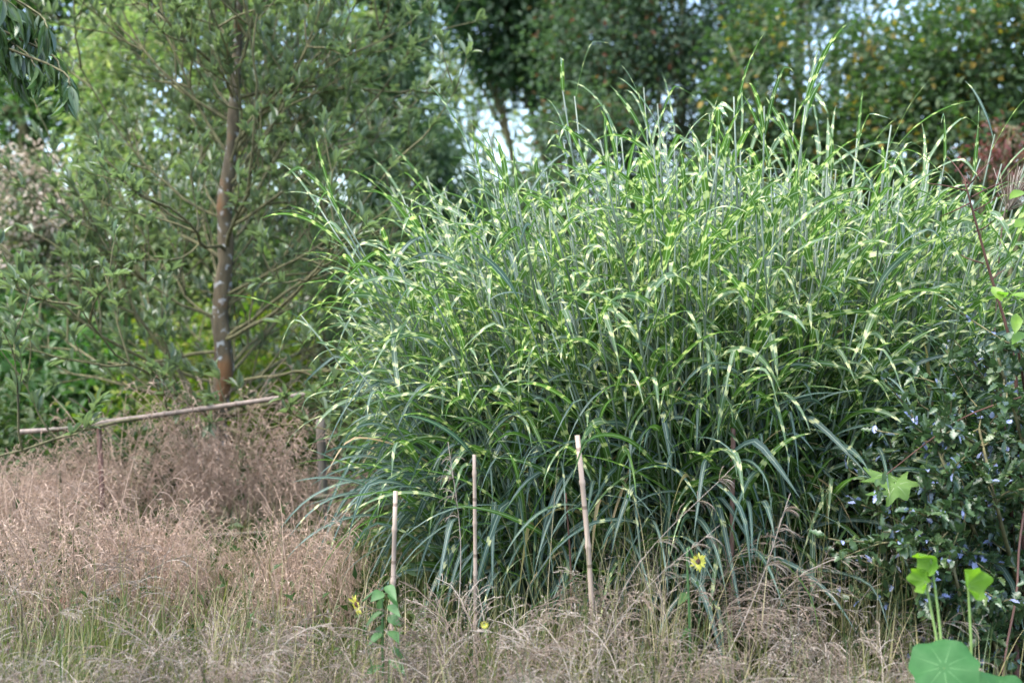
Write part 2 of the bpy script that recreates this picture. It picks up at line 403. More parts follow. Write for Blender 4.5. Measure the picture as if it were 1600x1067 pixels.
G = lambda *c: list(c)
m_far = leafmat('far_leaf', [(.035, .07, .025), (.055, .10, .035), (.045, .08, .03)], .58, .25, .4)
m_fresh = leafmat('fresh_leaf', [(.05, .10, .03), (.07, .14, .035), (.06, .11, .04), (.09, .16, .05)], .58, .25, .35)
m_pale = leafmat('pale_leaf', [(.15, .21, .09), (.22, .25, .12), (.17, .22, .105), (.30, .28, .15), (.14, .20, .10)], .58, .25, .48)
m_tanfl = leafmat('tan_flower', [((.09, .14, .06), 0), ((.13, .17, .08), .3), ((.12, .16, .07), .42), ((.50, .40, .30), .48), ((.58, .48, .38), 1)], .6, .3, .3, tgain=(1, 1, 1))
m_grey = leafmat('grey_green_leaf', [(.06, .10, .06), (.09, .13, .075), (.075, .12, .07), (.11, .13, .07), (.05, .09, .05)], .58, .25, .3)
m_rust = leafmat('maple_leaf', [((.065, .11, .065), 0), ((.10, .145, .09), .3), ((.075, .12, .07), .6), ((.115, .15, .09), .95), ((.20, .07, .04), .97)], .58, .25, .4)
m_dark = leafmat('dark_leaf', [(.03, .065, .03), (.05, .09, .046), (.04, .078, .037), (.065, .105, .055)], .58, .25, .4)
m_hedge = leafmat('hedge_leaf', [((.035, .068, .027), 0), ((.06, .10, .04), .3), ((.045, .082, .034), .6), ((.085, .12, .05), .93), ((.25, .17, .03), .97)], .58, .25, .4)
m_con = leafmat('conifer_spray', [(.065, .115, .07), (.085, .14, .075), (.11, .165, .07), (.06, .105, .065)], .58, .25, .4)
m_red = leafmat('red_leaf', [(.16, .06, .06), (.20, .085, .075), (.08, .08, .04), (.14, .075, .06), (.09, .10, .045)], .58, .25, .35, tgain=(1.5, 1, .8))
m_lime = leafmat('lime_leaf', [(.10, .17, .025), (.17, .21, .03), (.07, .13, .025), (.22, .22, .03), (.06, .11, .025)], .58, .25, .4)
m_laurel = leafmat('laurel_leaf', [(.04, .10, .025), (.06, .13, .03), (.07, .14, .04), (.05, .11, .03)], .42, .4, .33)
m_under = leafmat('undergrowth_leaf', [(.025, .05, .016), (.04, .075, .022), (.055, .09, .025), (.07, .085, .03), (.03, .055, .02)], .58, .25, .28)

LK = [leaf_tpl(LANCE, .3, .25)]; OV = [leaf_tpl(OVATE, .3, .15, 0), leaf_tpl(OVATE, .15, .3, 0)]

shrub('broadleaf_tree', 'tall mid green tree filling the top left corner behind the hanging branch', 'tree',
      [lobe(60, 60, 13, 190, 130, .9), lobe(190, -70, 13, 230, 150, 1.0), lobe(40, 230, 12.5, 150, 120, .8), lobe(-160, 60, 13, 150, 250, 1)], 24000, .11, .055, m_fresh, trunk_r=.14, base=(-5.6, 13.4, 0))
shrub('pale_shrub', 'tall pale yellow green shrub right behind the small evergreen tree', 'shrub',
      [lobe(200, 150, 10.2, 95, 130, .5), lobe(230, 330, 10, 140, 130, .6), lobe(110, 420, 9.6, 120, 120, .5), lobe(330, 430, 10, 120, 130, .6), lobe(420, 260, 10.4, 110, 160, .6), lobe(470, 90, 10.8, 110, 140, .6), lobe(340, 120, 10.8, 100, 150, .6), lobe(330, -60, 11, 200, 80, .6)],
      34000, .085, .038, m_pale, trunk_r=.03)
shrub('flowering_shrub', 'shrub with faded tan flower heads at the left edge', 'shrub',
      [lobe(45, 265, 9.2, 45, 45, .25), lobe(30, 330, 9.1, 60, 60, .3), lobe(90, 330, 9.2, 35, 50, .25), lobe(25, 420, 9.2, 70, 70, .3)], 4200, .055, .03, m_tanfl, trunk_r=.02, csize=.06)
shrub('conifer', 'feathery blue green conifer with drooping sprays left of the dark tree', 'tree',
      [lobe(605, 40, 13, 60, 30, .5), lobe(575, 110, 13, 65, 38, .6), lobe(620, 185, 13, 65, 26, .6), lobe(625, 245, 13, 100, 45, .7), lobe(660, 345, 13, 120, 55, .7), lobe(590, 400, 13, 120, 70, .7), lobe(600, -40, 13, 60, 40, .5)],
      15000, .13, .03, m_con, tpls=LK, droop=.9, csize=.15, trunk_r=.09, base=(-1.45, 13.2, 0), spread=.02, bark='bark')
shrub('dark_tree', 'dark dense broadleaf tree behind at top centre', 'tree',
      [lobe(790, 30, 16, 85, 75, .9), lobe(880, -60, 16, 150, 110, 1), lobe(720, -70, 16, 90, 80, 1), lobe(840, 100, 16, 90, 65, .8), lobe(920, 60, 16.5, 110, 140, .8)], 19000, .13, .075, m_dark, trunk_r=.07, base=(.9, 16.5, 0))
shrub('pale_tree', 'thin pale leaved tree far behind showing specks of white sky', 'tree',
      [lobe(700, 60, 19, 90, 90, .8), lobe(770, 200, 19, 110, 75, .8), lobe(660, 130, 19, 70, 70, .7), lobe(740, 120, 19, 80, 60, .7), lobe(830, 260, 19, 120, 60, .8)], 4600, .12, .06, m_pale, trunk_r=.04, base=(-.5, 20.3, 0), csize=.32)
shrub('pale_tree', 'thin leaved tree behind the dark upper right shrub, white sky between its leaves', 'tree',
      [lobe(1260, 40, 17, 70, 80, .7), lobe(1300, 120, 17, 70, 80, .7), lobe(1400, 40, 17, 90, 60, .7), lobe(1480, 10, 17, 90, 50, .7)], 3300, .11, .055, m_grey, trunk_r=.04, base=(4.9, 17.6, 0), csize=.3)
shrub('maple', 'grey green tree with scattered rusty leaves behind the zebra grass', 'tree',
      [lobe(960, 60, 14, 130, 95, .7), lobe(1070, 20, 14, 130, 110, .8), lobe(930, 190, 13.5, 90, 50, .6), lobe(1030, 160, 14, 150, 90, .7), lobe(1130, 110, 14, 80, 120, .7), lobe(990, 290, 14, 170, 80, .7), lobe(790, 330, 13.6, 90, 45, .5), lobe(1010, -120, 14, 220, 90, 1)],
      34000, .085, .042, m_rust, trunk_r=.07, base=(1.7, 14.4, 0))
shrub('tall_hedge_shrub', 'big dark green shrub with scattered yellow leaves at the upper right', 'shrub',
      [lobe(1175, 150, 12, 65, 100, .6), lobe(1270, 235, 12, 90, 55, .6), lobe(1440, 140, 12, 95, 85, .7), lobe(1530, 90, 11.8, 120, 130, .8), lobe(1480, 220, 11.6, 160, 80, .7), lobe(1350, 75, 12.4, 40, 40, .5), lobe(1345, 190, 12.2, 60, 45, .5), lobe(1640, 130, 11.6, 130, 180, .8), lobe(1240, 300, 12, 200, 80, .7), lobe(1520, 330, 11.6, 190, 90, .7), lobe(1190, 55, 12.3, 45, 40, .5)],
      31000, .085, .048, m_hedge, tpls=OV[:1], trunk_r=.05, parts=250)
for i, (px, r_, lab) in enumerate(((1192, .085, 'brown tree trunk leftmost of three above the yellow leaved shrub'), (1243, .10, 'thick brown tree trunk in the middle of three above the shrub'), (1296, .06, 'slim brown tree trunk rightmost of three above the shrub'))):
    b = P(px, 400, 18); t = thing('woodland_tree', (b[0], b[1], 0), lab, 'tree', 'tall trees behind the upper right shrub')
    mb = MB(); tube(mb, spline([(b[0], b[1], -.1), (b[0] + .05, b[1], 3), (b[0] + .1 * (i - 1), b[1], 8)], 10), np.linspace(r_ * 1.3, r_ * .6, 10), 9); mb.build('trunk', M['bark'], t, (b[0], b[1], 0))
    mb = MB(); k = 2600; cc = ellip(160, np.array([b[0], b[1], 7.2]), np.array([1.1, 1.1, 1.5])); pos = cc[rng.integers(0, 160, k)] + rng.normal(size=(k, 3)) * .16
    scatter(mb, KITES, pos, rdir(k), rdir(k), .14 * rng.uniform(.7, 1.2, k), .06 * np.ones(k), rng.random(k)); mb.build('crown', m_far, t, (b[0], b[1], 0), kind='stuff')
shrub('red_shrub', 'small red leaved shrub by the right edge behind the zebra grass', 'shrub',
      [lobe(1575, 215, 8.6, 40, 14, .25), lobe(1540, 255, 8.6, 50, 16, .25), lobe(1620, 270, 8.5, 50, 30, .25)], 700, .05, .02, m_red, tpls=LK, trunk_r=.015, csize=.06)
shrub('laurel', 'bright glossy laurel bush low at the left edge behind the fence', 'shrub',
      [lobe(40, 600, 8.6, 90, 60, .5), lobe(150, 585, 8.8, 80, 65, .5), lobe(-20, 520, 8.8, 80, 60, .5), lobe(90, 660, 8.4, 130, 60, .5)], 3600, .12, .045, m_laurel, tpls=[leaf_tpl(LANCE, .3, .2), leaf_tpl(OBOV, .3, .1)], trunk_r=.02, parts=200)
shrub('lime_shrub', 'low yellow green shrub behind the small tree trunk', 'shrub',
      [lobe(270, 660, 8, 90, 60, .4), lobe(400, 560, 8.4, 110, 70, .5), lobe(290, 570, 8.6, 90, 60, .4), lobe(430, 650, 8, 90, 60, .4), lobe(560, 560, 8.6, 90, 90, .4)], 6500, .065, .034, m_lime, tpls=OV[:1], trunk_r=.015)
shrub('bramble', 'dark green tangled bramble below the rail at the left', 'shrub',
      [lobe(40, 740, 6.7, 90, 60, .3), lobe(150, 760, 6.8, 90, 55, .3), lobe(230, 720, 7, 60, 50, .3), lobe(-10, 680, 7, 60, 50, .3)], 3600, .06, .036, m_under, tpls=OV[:1], trunk_r=.008, parts=150, csize=.09)
for i, (px, py, rx, ry, d, mm, lab) in enumerate((
    (620, 520, 150, 130, 10, m_under, 'dark green bush left of the zebra grass behind the lime shrub'),
    (900, 500, 200, 150, 9.5, m_under, 'dark green bush behind the middle of the zebra grass'),
    (1200, 480, 200, 150, 9.5, m_far, 'mid green bush behind the right half of the zebra grass'),
    (1490, 470, 190, 160, 9.2, m_under, 'dark green bush behind the bare brown branch'))):
    shrub('background_bush', lab, 'bush', [lobe(px, py, d, rx, ry, .6), lobe(px - 70, py + 150, d - .4, rx, 110, .5), lobe(px + 80, py + 160, d - .4, rx, 110, .5)], 6500, .08, .04, mm, group='bushes behind the zebra grass', trunk_r=.02)

# far wood that reads as one mass
mb = MB(); k = 26000; nc = 900
cx = rng.uniform(-13, 15, nc); cy = rng.uniform(20, 27, nc); cz = rng.uniform(0, 1, nc) ** .8 * (3.0 + .5 * np.sin(cx * .9))
cc = np.stack([cx, cy, cz], -1); ci = rng.integers(0, nc, k); pos = cc[ci] + rng.normal(size=(k, 3)) * .35; pos[:, 2] = np.maximum(pos[:, 2], .03)
scatter(mb, KITES, pos, rdir(k), rdir(k), .22 * rng.uniform(.7, 1.3, k), .11 * np.ones(k), rng.random(k))
tag(mb.build('far_woods', m_far), 'far wood of mid green foliage closing the view', 'woods', kind='stuff')
# undergrowth: low leaves over the ground
mb = MB(); k = 42000
xs = rng.uniform(-4.6, 5.2, k); ys = rng.uniform(3.5, 11, k); zs = np.abs(rng.normal(0, .13, k)) + .02 + .25 * (ys > 6.8) * rng.random(k)
scatter(mb, KITES, np.stack([xs, ys, zs], -1), nz(rdir(k) + np.array([0, 0, .6])), nz(rdir(k) + np.array([0, 0, 1.])), .07 * rng.uniform(.6, 1.4, k) * np.interp(ys, [3.5, 5.5], [.42, 1]), .035 * rng.uniform(.7, 1.3, k) * np.interp(ys, [3.5, 5.5], [.42, 1]), rng.random(k))
tag(mb.build('undergrowth', m_under), 'low green undergrowth covering the ground between the grasses', 'undergrowth', kind='stuff')

# ------------------------------------------------------------------ the small evergreen tree
TD = 6.6
tb = P(338, 790, TD); tree = thing('evergreen_tree', (tb[0], tb[1], 0), 'small open evergreen tree with lichen spotted trunk behind the bamboo rail', 'tree')
ctrl = [np.array([tb[0] - .02, tb[1], -.08])] + [P(x, y, TD) for x, y in ((338, 760), (346, 690), (340, 655), (350, 570), (344, 490), (353, 400), (350, 320), (361, 240), (366, 150), (372, 40), (380, -120), (392, -300))]
trunk = spline(ctrl, 60); tr_r = np.interp(np.linspace(0, 1, 60), [0, .12, .2, .24, .6, .8, 1], [.085, .075, .062, .056, .040, .027, .01]); tr_r = tr_r * (1 + .06 * np.sin(np.arange(60) * 1.7))
mb = MB(); tube(mb, trunk, tr_r, 16); _c = np.repeat(trunk, 16, 0); mb.v[0] = _c + (mb.v[0] - _c) * (1 + .07 * rng.normal(size=(len(_c), 1))); mb.build('trunk', M['bark'], tree, worldpos(tree))
whorl_p, whorl_d = [], []
def grow(start, d0, length, r0, up_pull, n=9, wob=.16):
    p = np.array(start, float); d = nz(np.array(d0, float)); pts = [p.copy()]
    for i in range(n - 1):
        d = nz(d + rng.normal(size=3) * wob + np.array([0, 0, up_pull])); p = p + d * length / (n - 1); pts.append(p.copy())
    return np.array(pts), np.linspace(r0, max(.0022, r0 * .3), n)
trz = trunk[:, 2]
nb = 64
for b in range(nb):
    f = b / nb; z = .55 + 2.75 * f ** 1.3 + rng.normal() * .05
    i = int(np.argmin(np.abs(trz - z))); s = trunk[i]
    az = b * 2.39996 + rng.normal() * .3
    if math.sin(az) < -.35 and rng.random() < .4: az += 1.9
    ln_ = np.interp(f, [0, .15, .5, 1], [1.55, 1.75, 1.45, .85]) * rng.uniform(.75, 1.15)
    el = np.interp(f, [0, .25, 1], [.16, .35, .85]) + rng.normal() * .15
    d0 = np.array([math.cos(az) * math.cos(el), math.sin(az) * math.cos(el), math.sin(el)])
    pts, rr = grow(s, d0, ln_, np.interp(f, [0, 1], [.0135, .009]) * rng.uniform(.7, 1.2), .04, 11, .13)
    mbb = MB(); tube(mbb, pts, rr, 6, rng.random())
    br = mbb.build('branch', M['twig'], tree, s)
    for k in range(rng.integers(6, 9)):
        j = rng.integers(2, 11); q = pts[min(j, 10)]; tdir = nz(pts[min(j, 10)] - pts[j - 1])
        d1 = nz(tdir * .8 + rdir(1)[0] * .85 + np.array([0, 0, .25]))
        p2, r2 = grow(q, d1, rng.uniform(.28, .6), .0065, .06, 6, .15); mbt = MB(); tube(mbt, p2, r2, 4, rng.random())
        whorl_p.append(p2[-1]); whorl_d.append(p2[-1] - p2[-2])
        whorl_p.append(p2[3]); whorl_d.append(p2[3] - p2[2])
        for k3 in range(rng.integers(2, 4)):
            q3 = p2[rng.integers(2, 6)]; p3, r3 = grow(q3, nz(d1 + rdir(1)[0] * .8 + np.array([0, 0, .35])), rng.uniform(.12, .3), .0035, .1, 4, .12)
            tube(mbt, p3, r3, 4, rng.random()); whorl_p.append(p3[-1]); whorl_d.append(p3[-1] - p3[-2])
        mbt.build('twig', M['twig'], br, q)
    whorl_p.append(pts[-1]); whorl_d.append(pts[-1] - pts[-2])
wp_, wd_ = np.array(whorl_p), nz(np.array(whorl_d)); nw = len(wp_)
per = 9; ci = np.repeat(np.arange(nw), per); k = len(ci)
ld = nz(wd_[ci] * rng.uniform(.5, 1.1, k)[:, None] + rdir(k) * .75 + np.array([0, 0, .35]))
lp = wp_[ci] - wd_[ci] * (rng.random(k) * .05)[:, None]
lu = nz(np.array([0, 0, 1.]) - ld * ld[:, 2:3] + rdir(k) * .4)
leaf_objects(tree, 'leaf', [leaf_tpl(LANCE, .35, .1), leaf_tpl(OBOV, .3, -.08), leaf_tpl(LANCE, .2, .22)], M['tree_leaf'], lp, ld, lu, .084 * rng.uniform(.55, 1.25, k), .0235 * rng.uniform(.75, 1.2, k), rng.random(k), 300)

# ------------------------------------------------------------------ zebra grass
GC = np.array([.86, 4.8, 0])
zg = thing('zebra_grass', GC, 'huge clump of zebra grass with yellow banded arching blades', 'ornamental grass')
NC = 960
ang = rng.uniform(0, 2 * np.pi, NC); rad = np.sqrt(rng.random(NC))
bx = GC[0] + np.cos(ang) * rad * 1.10; by = GC[1] + np.sin(ang) * rad * .58
lean = rad * rng.uniform(.12, .46, NC) * np.where(np.cos(ang) < 0, 1.38, .85)
laz = np.arctan2(np.sin(ang) * .8, np.cos(ang) * 1.25) + rng.normal(0, .6, NC)
hgt = (2.02 - .40 * rad ** 2) * rng.uniform(.74, 1.03, NC); tall = rng.random(NC) < .09; hgt = np.where(tall, (2.1 - .3 * rad ** 2) * rng.uniform(.95, 1.12, NC), hgt)
S = 9; tpar = np.linspace(0, 1, S)
cul = np.zeros((NC, S, 3)); dirc = np.zeros((NC, S, 3)); cur = np.stack([bx, by, np.zeros(NC) - .03], -1)
for s_ in range(S):
    el = lean * (.55 + .75 * tpar[s_]); d_ = np.stack([np.sin(el) * np.cos(laz), np.sin(el) * np.sin(laz), np.cos(el)], -1)
    cul[:, s_] = cur; dirc[:, s_] = d_; cur = cur + d_ * (hgt / (S - 1))[:, None]
crad = np.linspace(1, .4, S)[None] * rng.uniform(.005, .0085, NC)[:, None]
# leaves
own, ft = [], []
for i in range(NC):
    n_ = rng.integers(8, 13)
    f_ = np.sort(np.clip(np.linspace(.16, .97, n_) + rng.normal(0, .03, n_), .1, .99)); own += [i] * n_; ft += list(f_)
own = np.array(own); ft = np.array(ft); NL = len(own)
fi = ft * (S - 1); i0 = np.minimum(fi.astype(int), S - 2); fr = (fi - i0)[:, None]
p0 = cul[own, i0] * (1 - fr) + cul[own, i0 + 1] * fr; cd = dirc[own, i0]
phi = np.where(np.arange(NL) % 2, 0, np.pi) + rng.uniform(0, 2 * np.pi, NC)[own] + rng.normal(0, .8, NL)
hv = np.stack([np.cos(phi), np.sin(phi), np.zeros(NL)], -1)
hv = nz(hv + np.stack([np.cos(laz[own]), np.sin(laz[own]), np.zeros(NL)], -1) * (rad[own] * .9)[:, None])
topness = np.clip((ft - .72) / .28, 0, 1) * np.where(tall[own], 1, .35)
open_ = rng.uniform(.2, .95, NL) * (1 - .55 * topness)
d_ = nz(cd * np.cos(open_)[:, None] + hv * np.sin(open_)[:, None])
LL = rng.uniform(.55, 1.0, NL) * np.interp(ft, [0, .35, .6, 1], [.95, .92, .54, .38])
WW = np.where(rng.random(NL) < .34, rng.uniform(.020, .031, NL), rng.uniform(.010, .020, NL)) * (1 - .25 * topness)
SL = 16; stiff = rng.uniform(.4, 2.0, NL) * (1 - .55 * topness); kink = rng.uniform(.3, .8, NL); kinked = rng.random(NL) < .38
pts = np.zeros((NL, SL, 3)); sid = np.zeros((NL, SL, 3)); cur = p0.copy(); tw = rng.normal(0, .35, NL); twr = rng.normal(0, 1.1, NL)
bendaxis = nz(np.cross(d_, np.array([0, 0, 1.])))
for s_ in range(SL):
    t = s_ / (SL - 1); pts[:, s_] = cur
    b0 = nz(np.cross(d_, np.array([0, 0, 1.])) + bendaxis * .25); n0 = np.cross(b0, d_); a_ = (tw + twr * t)[:, None]
    sid[:, s_] = nz(b0 * np.cos(a_) + n0 * np.sin(a_))
    cur = cur + d_ * (LL / (SL - 1))[:, None]
    g = stiff * (.05 + .20 * t) + np.where(kinked, 1.3 * np.exp(-((t - kink) / .06) ** 2), 0)
    d_ = nz(d_ + np.array([0, 0, -1.]) * g[:, None] * .62 + hv * .02 + rng.normal(size=(NL, 3)) * .018)
pts[..., 2] = np.maximum(pts[..., 2], .03)
prof = np.interp(np.linspace(0, 1, SL), [0, .12, .35, .6, .85, 1], [.55, .85, 1, .92, .5, .03])
lr = np.where(rng.random(NL) < .05 * (ft < .5), .97 + .02 * rng.random(NL), 0); lr = np.where(lr > 0, lr, np.where(rng.random(NL) < np.interp(ft, [.2, .5, .75], [.95, .75, .08]), rng.random(NL) * .35, .35 + rng.random(NL) * .61))
WW = np.where(lr > .966, WW * .7, WW); lw = WW[:, None] * prof[None]
mpx, mpy, mdist = project(pts[:, SL // 2])
score = (LL * WW / mdist ** 2) * np.exp(-(pts[:, SL // 2, 1] - 3.4) / .45) * ((mpx > 0) & (mpx < 1600) & (mpy > 60) & (mpy < 1000))
order = np.argsort(-score); pick, rest = order[:300], order[300:]
mb = MB(); ribbons(mb, pts[rest], sid[rest], lw[rest], lr[rest]); mb.build('leaf', M['zebra'], zg, GC, kind='stuff')
for i in pick:
    mb = MB(); ribbons(mb, pts[i:i + 1], sid[i:i + 1], lw[i:i + 1], lr[i:i + 1]); mb.build('leaf', M['zebra'], zg, pts[i, 0])
cs = np.argsort(cul[:, 4, 1]); near_c, far_c = cs[:200], cs[200:]; cr = rng.random(NC)
mb = MB(); tubes(mb, cul[far_c], crad[far_c], 5, cr[far_c]); mb.build('stem', M['culm'], zg, GC, kind='stuff')
for i in near_c:
    mb = MB(); tubes(mb, cul[i:i + 1], crad[i:i + 1], 5, cr[i:i + 1]); mb.build('stem', M['culm'], zg, cul[i, 0])

# ------------------------------------------------------------------ dry grasses
def culm_tpl(seed, h, bend, nbr, spk, pl, droop, stem_r, spl=.009, spw=.0028, brl=.09):
    """one seeding grass culm: stem + panicle; leans and droops towards +x, z is up"""
    r = np.random.default_rng(seed); mb = MB(); n = 9
    el = r.uniform(.02, .15); d = np.array([math.sin(el), r.normal() * .05, math.cos(el)]); p = np.zeros(3); pts = [p.copy()]; ds = [d]
    for i in range(n - 1):
        t = i / (n - 1); d = nz(d + np.array([1, r.normal() * .25, -.35]) * bend * t ** 2.0); p = p + d * h / (n - 1); pts.append(p.copy()); ds.append(d)
    pts = np.array(pts); tubes(mb, pts[None], np.linspace(stem_r, stem_r * .45, n)[None], 3, np.array([r.random()]), cap=False)
    base_i = (1 - pl) * (n - 1)
    for b in range(nbr):
        f = base_i + (n - 1 - base_i) * (b / nbr); i = min(int(f), n - 2); q = pts[i] * (1 - f + i) + pts[i + 1] * (f - i)
        rem = 1 - .65 * (b / nbr); az = r.uniform(0, 6.283); o = np.array([math.cos(az), math.sin(az), 0])
        dd = nz(ds[i] * .9 + o * r.uniform(.35, .8)); L = brl * rem * r.uniform(.6, 1.3); m_ = 4; bp = [q]; 
        for s_ in range(m_): dd = nz(dd + np.array([.10, 0, -1]) * droop * r.uniform(.7, 1.3)); bp.append(bp[-1] + dd * L / m_)
        bp = np.array(bp); sd = nz(np.cross(np.gradient(bp, axis=0), np.array([math.sin(az), -math.cos(az), .4])))
        w = np.array([stem_r * .75] * 4 + [stem_r * .4])
        v = np.concatenate([bp - sd * w[:, None] * .5, bp + sd * w[:, None] * .5]); kk = len(bp)
        rr = r.random(); mb.add(v, [(j, j + 1, j + 1 + kk, j + kk) for j in range(kk - 1)], None, np.tile((0, .3, rr), (len(v), 1)))
        for s_ in range(spk):
            f2 = .35 + .65 * (s_ + r.random()) / spk; j = min(int(f2 * m_), m_ - 1); q2 = bp[j] + (bp[j + 1] - bp[j]) * (f2 * m_ - j)
            sd2 = nz(nz(bp[j + 1] - bp[j]) + r.normal(size=3) * .45); n2 = nz(np.cross(sd2, r.normal(size=3))); l2 = spl * r.uniform(.7, 1.3); w2 = spw * r.uniform(.7, 1.2)
            mb.add([q2, q2 + sd2 * l2 * .4 + n2 * w2 * .5, q2 + sd2 * l2, q2 + sd2 * l2 * .4 - n2 * w2 * .5], [(0, 1, 2, 3)], None, np.tile((.5, .5, (rr * .5 + r.random() * .5)), (4, 1)))
    V = np.concatenate(mb.v); Q = np.concatenate(mb.q); A = np.concatenate(mb.a); return V, Q, A

def plant_culms(mb, tpls, base, az, scale, tilt, rscale=.45):
    n = len(base); which = rng.integers(0, len(tpls), n); rn = rng.random(n)
    for k, (V, Q, A) in enumerate(tpls):
        i = np.nonzero(which == k)[0]
        if not len(i): continue
        v = np.broadcast_to(V, (len(i),) + V.shape) * scale[i, None, None]
        ct, st = np.cos(tilt[i])[:, None], np.sin(tilt[i])[:, None]
        x = v[..., 0] * ct + v[..., 2] * st; z = -v[..., 0] * st + v[..., 2] * ct; y = v[..., 1]
        ca, sa = np.cos(az[i])[:, None], np.sin(az[i])[:, None]
        w = np.stack([x * ca - y * sa, x * sa + y * ca, z], -1) + base[i, None]
        a = np.broadcast_to(A, (len(i),) + A.shape).copy(); a[..., 2] = np.clip(a[..., 2] * rscale + rn[i, None] * (1 - rscale), 0, .999)
        mb.add(w, Q[None] + (np.arange(len(i)) * len(V))[:, None, None], None, a)

def tussocks(centres, per, spread=.07, tilt=.2):
    """(x, y, scale) tussocks -> culm bases, azimuths, scales, tilts leaning out from each centre"""
    B, Az, Sc, Ti = [], [], [], []
    for (x, y, s) in centres:
        n = max(3, int(per * rng.uniform(.7, 1.3))); a = rng.uniform(0, 6.283, n); r = np.abs(rng.normal(0, spread, n)) * s
        B.append(np.stack([x + np.cos(a) * r, y + np.sin(a) * r, np.zeros(n) - .02], -1)); Az.append(a + rng.normal(0, .5, n))
        Sc.append(s * rng.uniform(.75, 1.12, n)); Ti.append(np.abs(rng.normal(0, tilt, n)))
    return np.concatenate(B), np.concatenate(Az), np.concatenate(Sc), np.concatenate(Ti)

FINE = [culm_tpl(100 + i, .84, .30, 13, 4, .55, .55, .0028, .018, .0048, .13) for i in range(14)]
BOLD = [culm_tpl(200 + i, .56, .62, 15, 6, .42, .30, .0024, .011, .0032, .12) for i in range(16)]
# pinkish tan hair grass between the fence and the tree
cen = []
for (px, d, sc_) in [(180, 5.85, 1.1), (205, 5.9, 1.0), (340, 6.0, 1.32), (365, 6.05, 1.25), (325, 5.9, 1.08), (400, 5.9, 1.05), (450, 5.8, 1.0), (500, 5.8, .95)]:
    p = P(px, 800, d); cen.append((p[0], p[1], sc_))
while len(cen) < 108:
    back = rng.random() < .38; d = rng.uniform(5.75, 6.7) if back else rng.uniform(4.1, 5.6); px = rng.uniform(-40, 560); p = P(px, 800, d)
    if not back and 95 < px < 205 and rng.random() < .8: continue
    if not back and px > 60: d = min(d, 4.9); p = P(px, 800, d); cen.append((p[0], p[1], (1.35 - .208 * d) / .84 * rng.uniform(.75, 1.75) * (.8 if 265 < px < 450 else 1))); continue
    cen.append((p[0], p[1], rng.uniform(.7, 1.1) * (np.interp(px, [0, 130, 330, 420, 560], [.56, .68, .80, .74, .66]) if back else np.interp(px, [0, 140, 260, 560], [.88, .84, .70, .58]))))
mb = MB(); plant_culms(mb, FINE, *tussocks(cen, 24, .055, .11))
tag(mb.build('hair_grass', M['pink_tan']), 'pinkish tan seeding hair grass in soft drifts around the fence', 'dry grass', kind='stuff')
# foreground seeding grass
cen = []
for _ in range(38):
    d = rng.uniform(2.95, 3.65); px = rng.uniform(-60, 1480); p = P(px, 900, d)
    s = np.interp(px, [0, 300, 560, 760, 1050, 1250, 1400], [.95, .85, .72, .92, .98, .88, .72]) * rng.uniform(.8, 1.12)
    cen.append((p[0], p[1], s))
mb = MB(); plant_culms(mb, BOLD, *tussocks(cen, 12, .055))
tag(mb.build('seeding_grass', M['tan']), 'bleached seeding grass with drooping panicles along the bottom of the photo', 'dry grass', kind='stuff')
# named tussocks of the foreground
for px, d, s, n, lab in ((1050, 3.75, 1.28, 34, 'tall bleached grass tussock around the right hand sunflower'), (770, 3.45, 1.0, 46, 'dense bleached grass tussock below the middle bamboo cane'),
                         (1300, 3.7, 1.12, 26, 'brownish grass tussock with drooping heads left of the holly bush'), (330, 3.3, .95, 46, 'wide grey tan grass tussock left of the left hand sunflower'), (60, 3.9, 1.15, 40, 'tan grass tussock in the lower left corner')):
    p = P(px, 900, d); mb = MB(); plant_culms(mb, BOLD, *tussocks([(p[0], p[1], s)], n, .085))
    o = mb.build('grass_tussock', M['tan'], None, (p[0], p[1], 0)); tag(o, lab, 'grass tussock', 'bleached tussocks in front of the zebra grass')
# green and straw blades among them
def blades(n, xr, dr, h, w, m, name, label, fn=None):
    d = rng.uniform(*dr, n); px = rng.uniform(*xr, n); x = (px - 800) / FPX * d; y = d * 1.0
    nc = n // 14; c = rng.integers(0, nc, n); cxx = rng.uniform(0, n, nc).astype(int)
    x = x[cxx[c]] + rng.normal(0, .05, n); y = y[cxx[c]] + rng.normal(0, .05, n)
    az = rng.uniform(0, 6.283, n); hv = np.stack([np.cos(az), np.sin(az), np.zeros(n)], -1); el = rng.uniform(.05, .5, n)[:, None]
    dd = nz(np.array([0, 0, 1.]) * np.cos(el) + hv * np.sin(el)); S_ = 6; pts = np.zeros((n, S_, 3)); sid = np.zeros((n, S_, 3)); cur = np.stack([x, y, np.zeros(n)], -1); L = h * rng.uniform(.5, 1.3, n); st = rng.uniform(.05, .5, n)[:, None]
    for s_ in range(S_):
        pts[:, s_] = cur; sid[:, s_] = nz(np.cross(dd, np.array([0, 0, 1.]) + hv * .2)); cur = cur + dd * (L / (S_ - 1))[:, None]; dd = nz(dd + (hv * .4 - np.array([0, 0, 1.])) * st * (s_ / S_) * 1.2)
    wd = w * rng.uniform(.6, 1.3, n)[:, None] * np.array([.8, 1, .9, .7, .4, .04])[None]
    mb = MB(); ribbons(mb, pts, sid, wd, rng.random(n), .15); tag(mb.build(name, m), label, 'grass', kind='stuff')
blades(3400, (-60, 1560), (2.9, 4.2), .40, .006, M['blade'], 'green_grass', 'narrow green grass blades at the foot of the foreground tussocks')
M['olive'] = leafmat('olive_stem', [(.14, .14, .05), (.26, .22, .11), (.10, .12, .04), (.36, .30, .19)], .5, .3, .2)
blades(420, (860, 1420), (3.2, 3.95), .72, .003, M['olive'], 'grass_stems', 'straight yellow green grass stems fanning out at the foot of the zebra grass')
blades(320, (-60, 640), (3.2, 5.2), .58, .003, M['olive'], 'straw_stems', 'straight straw coloured stems among the hair grass at the left')
